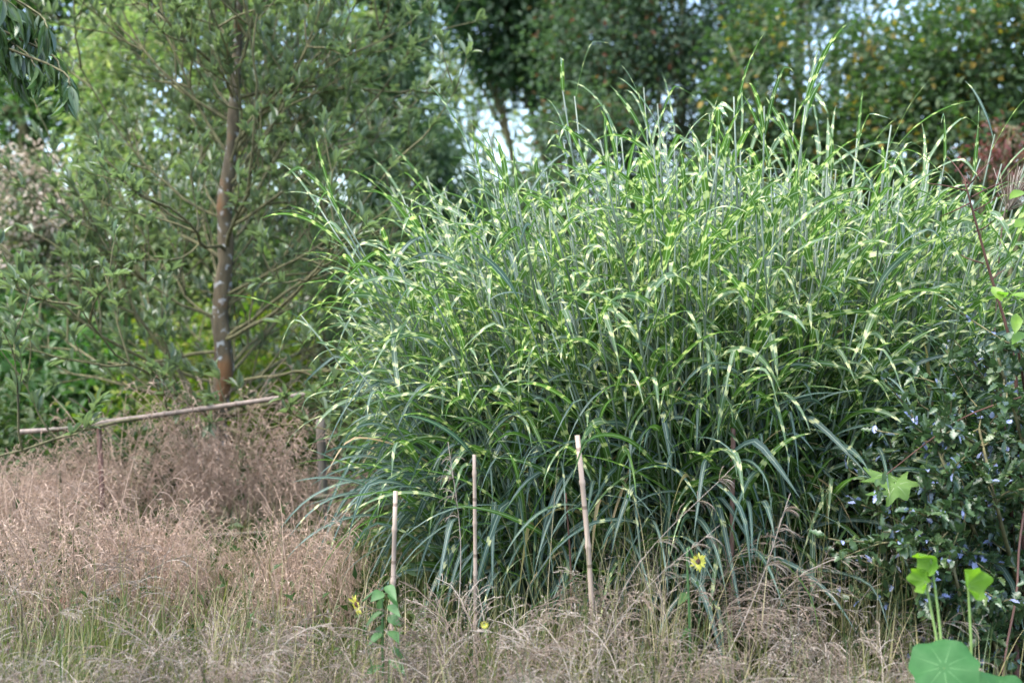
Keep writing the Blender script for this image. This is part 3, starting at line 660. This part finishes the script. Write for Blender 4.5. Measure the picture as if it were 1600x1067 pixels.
blades(1500, (-60, 700), (4.5, 6.6), .36, .006, M['blade'], 'meadow_grass', 'green meadow grass blades under the pinkish hair grass')

# ------------------------------------------------------------------ bamboo fence and canes
def cane_mesh(mb, a, b, r, bend=0.0, node=.19, k=9):
    a = np.asarray(a, float); b = np.asarray(b, float); L = np.linalg.norm(b - a); n = int(L / node)
    t = [0.0]
    for i in range(1, n + 1):
        c = i * node / L
        for e in (-.012, -.004, .004, .012):
            if 0 < c + e / L < 1: t.append(c + e / L)
    t = np.array(t + [1.0]); f = np.abs((t * L / node + .5) % 1 - .5) * node
    rr = r * (1 + np.where(f < .007, .24, 0) - .12 * t); sag = np.array([.7, 0, .3]) * bend
    pts = a + (b - a) * t[:, None] + sag * (np.sin(t * np.pi))[:, None]
    tube(mb, pts, rr, k, .5)
FD = 5.75
j0 = P(155, 661, FD); fence = thing('bamboo_fence', (j0[0], j0[1], 0), 'rustic fence of weathered bamboo rails tied to thin posts', 'fence')
def rail(pa, pb, r, m, bend=0.0, lab=None):
    mb = MB(); cane_mesh(mb, pa, pb, r, bend); o = mb.build('rail', m, fence, pa)
    if lab: o['label'] = lab
    return o
rail(P(150, 662, FD - .03), P(512, 611, FD - .25), .0135, M['rail'], .0, 'thick straight top rail')
rail(P(28, 675, FD + .1), P(160, 663, FD - .06), .009, M['rail_moss'], -.02)
rail(P(30, 675, FD + .05), P(162, 664, FD + .02), .012, M['rail'], -.01)
rail(P(-60, 857, FD - .02), P(510, 827, FD - .30), .0135, M['rail_moss'], 0, 'mossy middle rail')
rail(P(484, 778, FD - .28), P(700, 762, FD - .2), .013, M['rail_moss'])
rail(P(-60, 1010, FD - .1), P(520, 932, FD - .3), .010, M['rail_moss'])
for (px, py, d, r, mm, lab) in ((154, 655, FD, .0135, 'post_red', 'thin red brown post'), (500, 650, FD + .1, .024, 'post_grey', 'grey post'), (90, 668, FD + .05, .007, 'twig', None)):
    p = P(px, py, d); mb = MB(); b = np.array([p[0] + .01, p[1], -.08]); tube(mb, spline([b, (b + p) / 2 + np.array([.008, 0, 0]), p], 9), np.linspace(r * 1.05, r * .95, 9), 9)
    o = mb.build('post', M[mm], fence, b)
    if lab: o['label'] = lab
mb = MB()
for k in range(5):
    tt = np.linspace(0, 6.283, 14); c = P(155, 660, FD - .01) + np.array([.004 * k - .01, 0, .006 * k - .012]); rr_ = .022
    tube(mb, c + np.stack([.3 * rr_ * np.sin(tt), rr_ * np.cos(tt) * 1.1, rr_ * np.sin(tt)], -1), .0022, 4)
mb.build('binding', M['tan'], fence, j0)
# dead twigs caught at the fence corner
o0 = P(155, 660, FD); dt = thing('dead_twigs', o0, 'dry brown twigs splayed out where the rails meet the post', 'twigs')
for (x, y) in ((108, 622), (175, 625), (225, 735), (138, 612), (92, 700), (200, 700), (150, 720)):
    mb = MB(); e = P(x, y, FD - .12); tube(mb, spline([o0, (o0 + e) / 2 + rng.normal(size=3) * .03, e], 8), np.linspace(.004, .0016, 8), 4); mb.build('twig', M['tan'], dt, o0)

for px0, py0, px1, d, r, bend, lab in ((618, 767, 608, 3.75, .0086, .0, 'thick flat topped bamboo cane beside the left hand sunflower'), (741, 710, 742, 3.85, .0074, .004, 'slim bamboo cane second from the left, in the bleached tussock'),
                                 (902, 680, 930, 3.7, .0095, .022, 'leaning bowed bamboo cane in front of the zebra grass'), (1146, 668, 1140, 4.0, .0095, .0, 'dark pinkish bamboo cane furthest right among the zebra blades')):
    a = P(px1, 1120, d); a = np.array([a[0], a[1], -.06]); b = P(px0, py0, d); b = b + np.array([0, .0, 0]); mb = MB(); cane_mesh(mb, a, b, r, bend, .17 if r < .009 else .21)
    o = mb.build('bamboo_cane', M['cane'] if px0 != 1146 else M['post_red'], None, a); tag(o, lab, 'bamboo cane', 'bamboo canes staking the front of the bed')
a = P(892, 1050, 3.9); b = P(884, 770, 3.95); mb = MB(); tube(mb, spline([(a[0], a[1], -.03), (a + b) / 2 + np.array([.01, 0, 0]), b], 10), np.linspace(.0048, .003, 10), 5)
tag(mb.build('dry_stalk', M['redstem'], None, (a[0], a[1], 0)), 'thin reddish dead stalk just left of the bowed bamboo cane', 'stalk')
for pts_, r, lab in (([(1090, 1120, 3.3), (1180, 930, 3.35), (1235, 770, 3.4)],   .0017, 'long straight pale straw leaning right across the grass'), ([(915, 1120, 3.3), (985, 900, 3.4), (1155, 720, 3.5)], .0015, 'long thin straw arching up beside the bowed cane'),
                     ([(870, 1120, 3.2), (1000, 930, 3.3), (1125, 820, 3.4)], .0014, 'straw crossing in front of the right hand sunflower'), ([(705, 1100, 3.6), (720, 860, 3.7), (700, 690, 3.75)], .0019, 'tall seeding stalk left of the slim bamboo cane')):
    pp = spline([P(*q) for q in pts_], 12); mb = MB(); tube(mb, pp, np.linspace(r, r * .5, 12), 4, .7)
    o = mb.build('grass_stalk', M['tan'], None, pp[0]); tag(o, lab, 'grass stalk', 'single long stalks standing out of the grass')
    mb = MB()
    for k in range(26):
        f = rng.uniform(.62, 1); i = min(int(f * 11), 10); q = pp[i]; dd = nz(pp[i + 1] - pp[i] + rdir(1)[0] * .02); bp = [q]
        dd = nz(nz(pp[i + 1] - pp[i]) + rdir(1)[0] * .7)
        for s_ in range(4): dd = nz(dd + np.array([0, 0, -.42])); bp.append(bp[-1] + dd * .022 * (1.6 - f))
        tube(mb, np.array(bp), np.linspace(.0009, .0015, 5), 3, rng.random())
    mb.build('seed_head', M['tan'], o, pp[0], kind='stuff')
# pale plume at the right edge
p = P(1588, 290, 4.3); mb = MB(); base_ = P(1560, 420, 4.3)
tube(mb, spline([(base_[0] - .05, base_[1], 0), base_, P(1580, 300, 4.3)], 10), .003, 4)
for k in range(70):
    s0 = base_ * .25 + P(1580, 300, 4.3) * .75; e = P(1580 + rng.normal() * 12, 262 + rng.uniform(-8, 60), 4.3); e = e + np.array([rng.uniform(0, .05), rng.normal() * .03, 0])
    tube(mb, spline([s0, (s0 + e) / 2 + rng.normal(size=3) * .004, e], 4), .0013, 3, rng.random())
tag(mb.build('grass_plume', M['tan'], None, (base_[0] - .05, base_[1], 0)), 'pale tan feathery seed plume at the right edge above the brown branch', 'seed plume')

# ------------------------------------------------------------------ holly bush at the right
HD = 3.75
hb = P(1560, 1100, HD); holly = thing('holly_bush', (hb[0], hb[1], 0), 'dark spiny leaved holly bush with glinting leaves at the right edge', 'shrub')
hp, hdv = [], []
mains = ([(1500, 1130), (1440, 960), (1395, 790), (1370, 730)], [(1560, 1130), (1545, 900), (1490, 760), (1460, 690)], [(1590, 1130), (1585, 900), (1575, 720), (1560, 590)], [(1540, 1130), (1500, 1000), (1455, 890), (1420, 850)], [(1640, 1130), (1640, 900), (1600, 700), (1560, 560)], [(1650, 1130), (1640, 850), (1610, 660), (1590, 540)], [(1600, 1130), (1570, 920), (1530, 760), (1500, 640)], [(1560, 1130), (1520, 1040), (1500, 930), (1470, 820)], [(1600, 1130), (1560, 980), (1540, 860), (1520, 800)], [(1590, 1130), (1540, 960), (1470, 850), (1385, 770)], [(1620, 1130), (1600, 960), (1560, 800), (1530, 670)], [(1480, 1130), (1450, 1040), (1420, 960), (1405, 920)], [(1580, 1130), (1520, 1010), (1480, 960), (1440, 1000)])
for q, cp in enumerate(mains):
    cpts = [P(x, y, HD + rng.uniform(-.15, .35)) for x, y in cp]; cpts[0][2] = max(cpts[0][2], -.05); sp = spline(cpts, 14)
    mbb = MB(); tube(mbb, sp, np.linspace(.011, .004, 14), 6, rng.random()); br = mbb.build('branch', M['mossy' if q in (0, 6, 3) else 'redstem' if q in (2, 5) else 'twig'], holly, sp[0])
    for k in range(28):
        s = sp[rng.integers(3, 14)]; pp, rr = grow(s, nz(rdir(1)[0] * np.array([1, .8, .7]) + np.array([-.15, 0, .2])), rng.uniform(.10, .30), .0032, .03, 7, .2); mbt = MB(); tube(mbt, pp, rr, 4, rng.random()); mbt.build('twig', M['twig'], br, s)
        for j in range(1, 7): hp.append(pp[j]); hdv.append(pp[j] - pp[j - 1])
hp = np.repeat(np.array(hp), 4, 0); hdv = nz(np.repeat(np.array(hdv), 4, 0)); k = len(hp)
hd_ = nz(hdv * .5 + rdir(k) * .9 + np.array([0, 0, .1]))
hr_ = rng.random(k); hs_ = np.where(hr_ > .86, .7, 1.0)  # leaves carrying the painted blue glint colour are smaller
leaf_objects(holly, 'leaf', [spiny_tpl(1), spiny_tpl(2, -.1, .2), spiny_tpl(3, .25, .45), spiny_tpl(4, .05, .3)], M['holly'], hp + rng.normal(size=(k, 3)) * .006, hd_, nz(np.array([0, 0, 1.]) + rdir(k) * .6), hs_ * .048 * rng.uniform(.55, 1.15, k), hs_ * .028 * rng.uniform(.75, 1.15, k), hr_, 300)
# holly berries
mb = MB()
for (x, y) in ((1400, 843), (1406, 842), (1403, 849)):
    c = P(x, y, 3.62); th = np.linspace(0, np.pi, 6)
    tube(mb, c + np.stack([0 * th, 0 * th, -.005 * np.cos(th)], -1), .005 * np.sin(th) + .0002, 8)
mm = leafmat('berry_skin', [(.45, .25, .04), (.45, .25, .04)], .3, .5, 0); mb.build('berries', mm, holly, P(1403, 845, 3.62))
# bare brown branch
BD = 3.9
bb = [(1605, 1000), (1590, 640), (1580, 540), (1548, 430), (1520, 330), (1508, 285)]
sp = spline([P(x, y, BD) for x, y in bb], 24); sp[0][2] = 0
bare = thing('bare_branch', sp[0], 'bare dark brown branch with thin side shoots standing up at the right edge', 'branch')
mb = MB(); tube(mb, sp, np.linspace(.0075, .0028, 24), 7); mb.build('stem', M['redstem'], bare, sp[0])
for (a, b, c) in (((1510, 298), (1475, 290), (1450, 287)), ((1513, 290), (1530, 272), (1552, 246)), ((1510, 285), (1495, 262), (1480, 245)), ((1518, 308), (1545, 294), (1570, 284)), ((1521, 330), (1540, 320), (1556, 308)), ((1524, 362), (1540, 355), (1552, 345)), ((1515, 318), (1490, 330), (1470, 338)), ((1537, 412), (1515, 405), (1500, 398)), ((1548, 438), (1560, 428), (1572, 420))):
    e = [P(*a, BD), P(*b, BD + rng.uniform(-.05, .05)), P(*c, BD + rng.uniform(-.12, .12))]; mb = MB(); q = spline(e, 7); tube(mb, q, np.linspace(.0032, .0013, 7), 5); mb.build('shoot', M['redstem'], bare, q[0])
sp = spline([P(x, y, 3.6) for x, y in ((1380, 745), (1450, 690), (1510, 650), (1590, 622), (1680, 600))], 14)
mb = MB(); tube(mb, sp, np.linspace(.0018, .0036, 14), 5); tag(mb.build('bramble_cane', M['redstem'], None, sp[-1]), 'thin reddish cane slanting across the top of the holly bush', 'branch')
sp = spline([P(x, y, 3.62) for x, y in ((1560, 1180), (1570, 1030), (1588, 930), (1594, 840), (1615, 720))], 14)
mb = MB(); tube(mb, sp, np.linspace(.004, .0035, 14), 6); tag(mb.build('reddish_cane', M['post_red'], None, sp[0]), 'smooth reddish upright stem in front of the holly at the right edge', 'cane')

# ------------------------------------------------------------------ broad leaved plants in front
m_nas = None
def blade_leaf(outline, c, X, Y, Z, bowl=.0, nr=5, ruffle=0.0, rnd=.5, seed=0):
    """fan of rings from the stalk point to an outline (polar list of x,y in metres)"""
    r = np.random.default_rng(seed); o = np.asarray(outline, float); n = len(o); V, A = [(0, 0, 0)], [(0, 0, rnd)]
    ph = r.uniform(0, 6)
    for i in range(1, nr + 1):
        f = i / nr
        for j in range(n):
            x, y = o[j] * f; z = bowl * f * f * (1 + .3 * math.sin(j * 6.283 / n * 2 + ph)) + ruffle * f ** 3 * math.sin(j * 6.283 / n * 5 + ph); V.append((x, y, z)); A.append((j / n, f, rnd))
    Q = [(1 + i * n + j, 1 + i * n + (j + 1) % n, 1 + (i - 1) * n + (j + 1) % n, 1 + (i - 1) * n + j) for i in range(1, nr) for j in range(n)]
    T = [(0, 1 + j, 1 + (j + 1) % n) for j in range(n)]
    V = np.array(V); W = c + V[:, :1] * X + V[:, 1:2] * Y + V[:, 2:3] * Z
    mb = MB(); mb.add(W, Q, T, A); return mb
def veinmat(name, cols, nv, vein=(.42, .5, .34), transl=.4, ws=.012, rough=.6):
    m, nt, N, L = newmat(name); x, y, r = lv(nt); g = nd(nt, 'ShaderNodeNewGeometry'); t = nd(nt, 'ShaderNodeTexNoise'); t.inputs['Scale'].default_value = 30; t.inputs['Detail'].default_value = 4; L.new(g.outputs['Position'], t.inputs['Vector'])
    col = ramp(nt, t.outputs[0], [(cols[0], .3), (cols[1], .7)])
    fr = math_(nt, 'ABSOLUTE', math_(nt, 'SUBTRACT', math_(nt, 'FRACT', math_(nt, 'MULTIPLY', x, nv)), .5))
    ln_ = math_(nt, 'LESS_THAN', math_(nt, 'MULTIPLY', fr, y), ws * nv)
    cen_ = math_(nt, 'LESS_THAN', y, .045)
    f = math_(nt, 'MULTIPLY', math_(nt, 'MULTIPLY', math_(nt, 'MULTIPLY', ln_, math_(nt, 'GREATER_THAN', y, .17)), math_(nt, 'MAXIMUM', math_(nt, 'SUBTRACT', .9, y), 0.0)), .85)
    col = mixc(nt, f, col, vein)
    tc = nd(nt, 'ShaderNodeMix', data_type='RGBA', blend_type='MULTIPLY'); tc.inputs['Factor'].default_value = 1; L.new(col, tc.inputs[6]); tc.inputs[7].default_value = (1.6, 1.7, .5, 1)
    finish(nt, col, rough, .18, transl, tc.outputs[2], bump=t.outputs[0]); return m
m_nas = veinmat('nasturtium_leaf', ((.03, .105, .03), (.042, .13, .04)), 9, vein=(.16, .30, .13), ws=.0016)
m_lobed = veinmat('lobed_leaf', ((.11, .20, .05), (.15, .25, .075)), 5, ws=.003, transl=.45)
m_stalk = leafmat('fresh_stalk', [(.16, .24, .07), (.16, .24, .07)], .4, .4, 0)
m_nas2 = veinmat('backlit_nasturtium_leaf', ((.11, .22, .03), (.14, .26, .04)), 9, vein=(.2, .33, .1), ws=.003, transl=.5)  # lighter lime copy for the folded leaves, backlight painted into the colour
def round_outline(r, n=40, lobes=9, amp=.035, seed=0, asp=1.0):
    q = np.random.default_rng(seed); t = np.arange(n) / n * 2 * np.pi; rr = r * (1 + amp * np.cos(t * lobes) + .06 * np.cos(t * 2 + q.uniform(0, 6)) + .04 * np.cos(t * 3 + q.uniform(0, 6)))
    return np.stack([np.cos(t) * rr * asp, np.sin(t) * rr], -1)
ND = 2.9
nb_ = P(1490, 1160, ND); nas = thing('nasturtium', (nb_[0], nb_[1], 0), 'nasturtium with round bright green leaves in the bottom right corner', 'plant')
def facing(c, tiltx, tilty, roll=0):
    f = nz(np.array([0, 0, CAM_Z]) - c); Z = nz(f * math.cos(tiltx) + np.array([0, 0, 1.]) * math.sin(tiltx) + np.array([1., 0, 0]) * tilty); X = nz(np.cross(np.array([0, 0, 1.]), Z)); Y = np.cross(Z, X)
    return X * math.cos(roll) + Y * math.sin(roll), -X * math.sin(roll) + Y * math.cos(roll), Z
for (px, py, r, tx, ty, d, sd, bowl, asp) in ((1475, 1042, .089, .75, -.1, ND, 1, -.010, 1), (1556, 1083, .082, .9, .15, ND + .05, 2, -.008, 1.1), (1455, 872, .037, -.6, -.7, ND + .15, 3, .03, .75), (1446, 907, .034, .1, -1.5, ND + .15, 4, .025, .9), (1513, 913, .043, .1, 1.0, ND + .1, 5, .03, 1.0)):
    c = P(px, py, d); X, Y, Z = facing(c, tx, ty, .4 * sd); o = blade_leaf(round_outline(r, seed=sd, asp=asp), c, X, Y, Z, bowl, 8, .009, seed=sd).build('leaf', m_nas if sd < 3 else m_nas2, nas, c)
    mb = MB(); e = np.array([nb_[0] + .02 * sd - .06, nb_[1] + .02, 0]); tube(mb, spline([c, (c * .6 + e * .4) + np.array([.02, -.01 if sd < 3 else .02, 0]), e], 10), np.linspace(.0032, .0045, 10), 6); mb.build('stalk', m_stalk, nas, c)
# large lobed leaf (fig like)
ld = 3.7; fc = P(1362, 762, ld); fig = thing('fig_sapling', (fc[0] + .15, fc[1], 0), 'sapling with large light green lobed leaves left of the holly bush', 'plant')
def lobed_outline(r, seed=0, n=70):
    t = np.arange(n) / n * 2 * np.pi; th = (t + np.pi) % (2 * np.pi) - np.pi; lob = np.maximum.reduce([np.exp(-((th - a) / .29) ** 2) * s for a, s in ((0, 1), (1.05, .88), (-1.05, .88), (2.0, .6), (-2.0, .6))])
    rr = r * (.42 + .58 * lob) * (1 + .02 * np.cos(th * 31)); return np.stack([-np.sin(th) * rr, np.cos(th) * rr], -1)
for (px, py, r, tx, ty, rl, d) in ((1400, 758, .108, 1.12, -.25, 1.15, ld - .05), (1388, 742, .10, 1.3, .1, 1.7, ld + .02), (1458, 745, .07, .2, .3, 2.6, ld + .1), (1452, 700, .045, .6, .2, .2, ld + .12)):
    c = P(px, py, d); X, Y, Z = facing(c, tx, ty, rl); blade_leaf(lobed_outline(r), c, X, Y, Z, -.02, 8, .012, seed=px).build('leaf', m_lobed, fig, c)
    mb = MB(); e = np.array([fc[0] + .15, fc[1] + .05, .35]); tube(mb, spline([c, (c + e) / 2 + np.array([0, .03, .02]), e], 8), .0028, 5); mb.build('stalk', m_stalk, fig, c)
mb = MB(); tube(mb, spline([(fc[0] + .15, fc[1], -.03), (fc[0] + .14, fc[1] + .02, .2), (fc[0] + .15, fc[1] + .05, .36)], 6), .006, 6); mb.build('stem', m_stalk, fig, (fc[0] + .15, fc[1], 0))
# young yellow green leaves at the right edge
yd = 3.5; yc = P(1610, 470, yd); yl = thing('young_vine', (yc[0], yc[1], 0), 'young yellow green leaves on a thin stem at the right edge', 'plant')
mb = MB(); tube(mb, spline([(yc[0] + .05, yc[1], 0), (yc[0] + .06, yc[1], .8), P(1600, 500, yd), P(1572, 450, yd)], 14), .0025, 5); mb.build('stem', m_stalk, yl, (yc[0] + .05, yc[1], 0))
yp = np.array([P(x, y, yd) for x, y in ((1562, 470), (1578, 462), (1590, 468), (1588, 490), (1600, 300), (1602, 345), (1550, 448), (1600, 520))]); yt = np.array([P(x, y, yd - .05) for x, y in ((1568, 455), (1600, 462), (1610, 460), (1588, 508), (1570, 308), (1585, 352), (1563, 462), (1585, 530))])
m_y = leafmat('yellow_green_leaf', [(.14, .24, .03), (.17, .28, .04), (.12, .22, .035)], .4, .4, .45)
leaf_objects(yl, 'leaf', [leaf_tpl(OVATE, .2, .2), leaf_tpl(LANCE, .2, .2)], m_y, yp, yt - yp, nz(np.array([0, -.6, .8]) + rdir(8) * .3), .075 * rng.uniform(.8, 1.2, 8), .034 * np.ones(8), rng.random(8), 20)

# ------------------------------------------------------------------ sunflowers
m_pet = leafmat('sunflower_petal', [(.62, .60, .10), (.72, .69, .14), (.56, .54, .09)], .5, .3, .4, tgain=(1.2, 1.1, .7)); m_disc = leafmat('sunflower_disc', [(.06, .03, .02), (.10, .05, .03)], .8, .2, 0); m_sfl = leafmat('sunflower_leaf', [(.05, .12, .03), (.07, .15, .05), (.06, .13, .045)], .5, .4, .35)
SF_L = [leaf_tpl([.1, .8, 1, .8, .5, .05], .25, .25), leaf_tpl([.1, .7, 1, .85, .45, .05], .1, .45)]
def sunflower(px, py, d, face, r, lab, basepx, leaves, droop):
    c = P(px, py, d); b = P(basepx, 1120, d); t = thing('sunflower', (b[0], b[1], 0), lab, 'sunflower', 'sunflowers in the foreground grass'); Z = nz(np.array(face, float)); X = nz(np.cross(Z, np.array([0, 0, 1.]))); Y = np.cross(X, Z)
    top = P(basepx - 8, py - 18, d + .02); mb = MB(); tube(mb, spline([(b[0], b[1], -.03), (b + top) / 2, top, c - Z * .02], 14), np.linspace(.005, .003, 14), 6); mb.build('stem', m_sfl, t, (b[0], b[1], 0))
    mb = MB(); th = np.linspace(0, np.pi / 2, 5); tube(mb, c + Z * (np.linspace(-.006, .006, 5))[:, None], r * .42 * np.cos(th * .8), 14); mb.build('disc', m_disc, t, c)
    k = 15; a = np.arange(k) / k * 6.283 + rng.normal(0, .08, k); rd_ = X * np.cos(a)[:, None] + Y * np.sin(a)[:, None]
    leaf_objects(t, 'petal', [leaf_tpl([.4, .85, 1, .7, .02], .2, .1), leaf_tpl([.4, .85, 1, .7, .02], .1, .35)], m_pet, c + rd_ * r * .34, nz(rd_ + Z * rng.uniform(-.1, .5, k)[:, None] + np.array([0, 0, -droop])), np.broadcast_to(Z, (k, 3)).copy(), r * .8 * rng.uniform(.8, 1.15, k), r * .34 * np.ones(k), rng.random(k), 40)
    lp = np.array([P(basepx + x * .15, y, d + dz) for x, y, dz in leaves]); lt = np.array([P(basepx + x, y + 12, d + dz * 3 - .05) for x, y, dz in leaves]); n = len(leaves)
    leaf_objects(t, 'leaf', SF_L, m_sfl, lp, lt - lp, nz(np.array([0, -.5, .8]) + rdir(n) * .35), rng.uniform(.045, .08, n), rng.uniform(.022, .04, n), rng.random(n), 40)
sunflower(557, 944, 3.38, (-.75, -.55, -.28), .030, 'sunflower hanging its yellow head to the left beside the thick cane', 602, [(-25, 925, 0), (18, 930, .03), (30, 945, -.02), (-20, 955, .02), (28, 962, 0), (-12, 975, .02), (35, 985, -.02), (-28, 990, 0), (40, 1030, -.02), (-30, 1040, .02), (20, 1010, .02), (12, 915, 0), (-8, 935, .03), (25, 970, .04)], .35)
sunflower(1091, 877, 3.5, (.35, -.9, .1), .026, 'open sunflower with dark centre among the grass at right of centre', 1082, [(-30, 930, .05), (30, 910, .05), (25, 960, .05), (-25, 985, .05), (34, 880, .06)], .05)
c = P(757, 975, 3.6); bud = thing('sunflower', (c[0], c[1], 0), 'small half open yellow sunflower buried in the bleached tussock', 'sunflower', 'sunflowers in the foreground grass')
mb = MB(); tube(mb, spline([(c[0] + .02, c[1], -.02), c + np.array([.015, 0, -.1]), c], 8), .004, 5); mb.build('stem', m_stalk, bud, (c[0], c[1], 0))
a = np.arange(11) / 11 * 6.283; rd_ = np.stack([np.cos(a), -.5 * np.ones(11), np.sin(a)], -1); leaf_objects(bud, 'petal', [leaf_tpl([.4, .85, 1, .7, .02], .2, .1)], m_pet, np.tile(c, (11, 1)), rd_, np.tile((0, -1., .2), (11, 1)), .015 * np.ones(11), .006 * np.ones(11), rng.random(11), 40)

# yellow leaves and scraps caught in the grass at the left
m_yel = leafmat('fallen_yellow_leaf', [(.50, .33, .05), (.55, .38, .08)], .5, .3, .3, tgain=(1, 1, .6)); m_blu = leafmat('pale_blue_petal', [(.28, .45, .58), (.3, .5, .6)], .5, .3, .3, tgain=(1, 1, 1)); m_rd = leafmat('dull_red_leaf', [(.30, .07, .06), (.35, .1, .08)], .5, .3, .2, tgain=(1, 1, 1))
for nme, px, py, d, s, mm, lab, cat in (('yellow_leaf', 235, 890, 4.9, .05, m_yel, 'yellow leaf caught in the hair grass below the middle rail', 'leaf'), ('yellow_leaf', 205, 950, 4.75, .05, m_yel, 'yellow leaf low in the hair grass at the left', 'leaf'), ('blue_flower', 170, 881, 5.1, .045, m_blu, 'pale blue flower beside the red brown post', 'flower'), ('red_leaf', 110, 940, 4.9, .06, m_rd, 'dull red leaf low in the grass left of the post', 'leaf')):
    c = P(px, py, d); t = thing(nme, c, lab, cat, 'yellow leaves caught in the grass' if nme == 'yellow_leaf' else None); n = 5
    leaf_objects(t, 'petal' if cat == 'flower' else 'lobe', [leaf_tpl(OVATE, .2, .2)], mm, np.tile(c, (n, 1)), nz(np.array([[1, -.3, .4], [-1, -.3, .3], [.3, -.4, -1], [-.4, -.5, -.8], [.1, -.5, 1]])), np.tile((0, -.9, .4), (n, 1)), s * rng.uniform(.6, 1, n), s * .5 * np.ones(n), rng.random(n), 20)

# ------------------------------------------------------------------ hanging branch, top left
HB = 3.6
m_hang = leafmat('hanging_leaf', [(.05, .09, .035), (.075, .12, .04), (.06, .10, .05), (.045, .08, .04)], .3, .6, .28, under=(.08, .13, .05), vein=(.14, .19, .08))
b0 = P(-260, -60, HB); hang = thing('hanging_branch', b0, 'branch with long drooping leaves hanging into the top left corner', 'branch')
hp, hdv = [], []
for e in ((60, 60), (95, 95), (30, 100), (10, 60), (-20, 110), (75, 30), (40, 20), (110, 120), (0, 30), (55, 90), (20, 5)):
    q = spline([b0 + rng.normal(size=3) * .03, P(-100, e[1] - 90, HB + rng.uniform(-.1, .1)), P(e[0] - 25, e[1] - 15, HB + rng.uniform(-.15, .15)), P(e[0], e[1] + 15, HB + rng.uniform(-.15, .15))], 12); mb = MB(); tube(mb, q, np.linspace(.008, .0018, 12), 5); mb.build('twig', M['twig'], hang, q[0])
    for j in range(5, 12):
        hp.append(q[j]); hdv.append(q[j] - q[j - 1])
hp = np.repeat(np.array(hp), 4, 0); hdv = nz(np.repeat(np.array(hdv), 4, 0)); k = len(hp)
leaf_objects(hang, 'leaf', [leaf_tpl(LANCE, .3, .25), leaf_tpl(OVATE, .25, .35), leaf_tpl(LANCE, .2, .1)], m_hang, hp, nz(hdv * .4 + rdir(k) * .4 + np.array([0, 0, -1.])), nz(rdir(k) + np.array([.3, -.6, .6])), .10 * rng.uniform(.6, 1.15, k), .030 * rng.uniform(.8, 1.2, k), rng.random(k), 300)
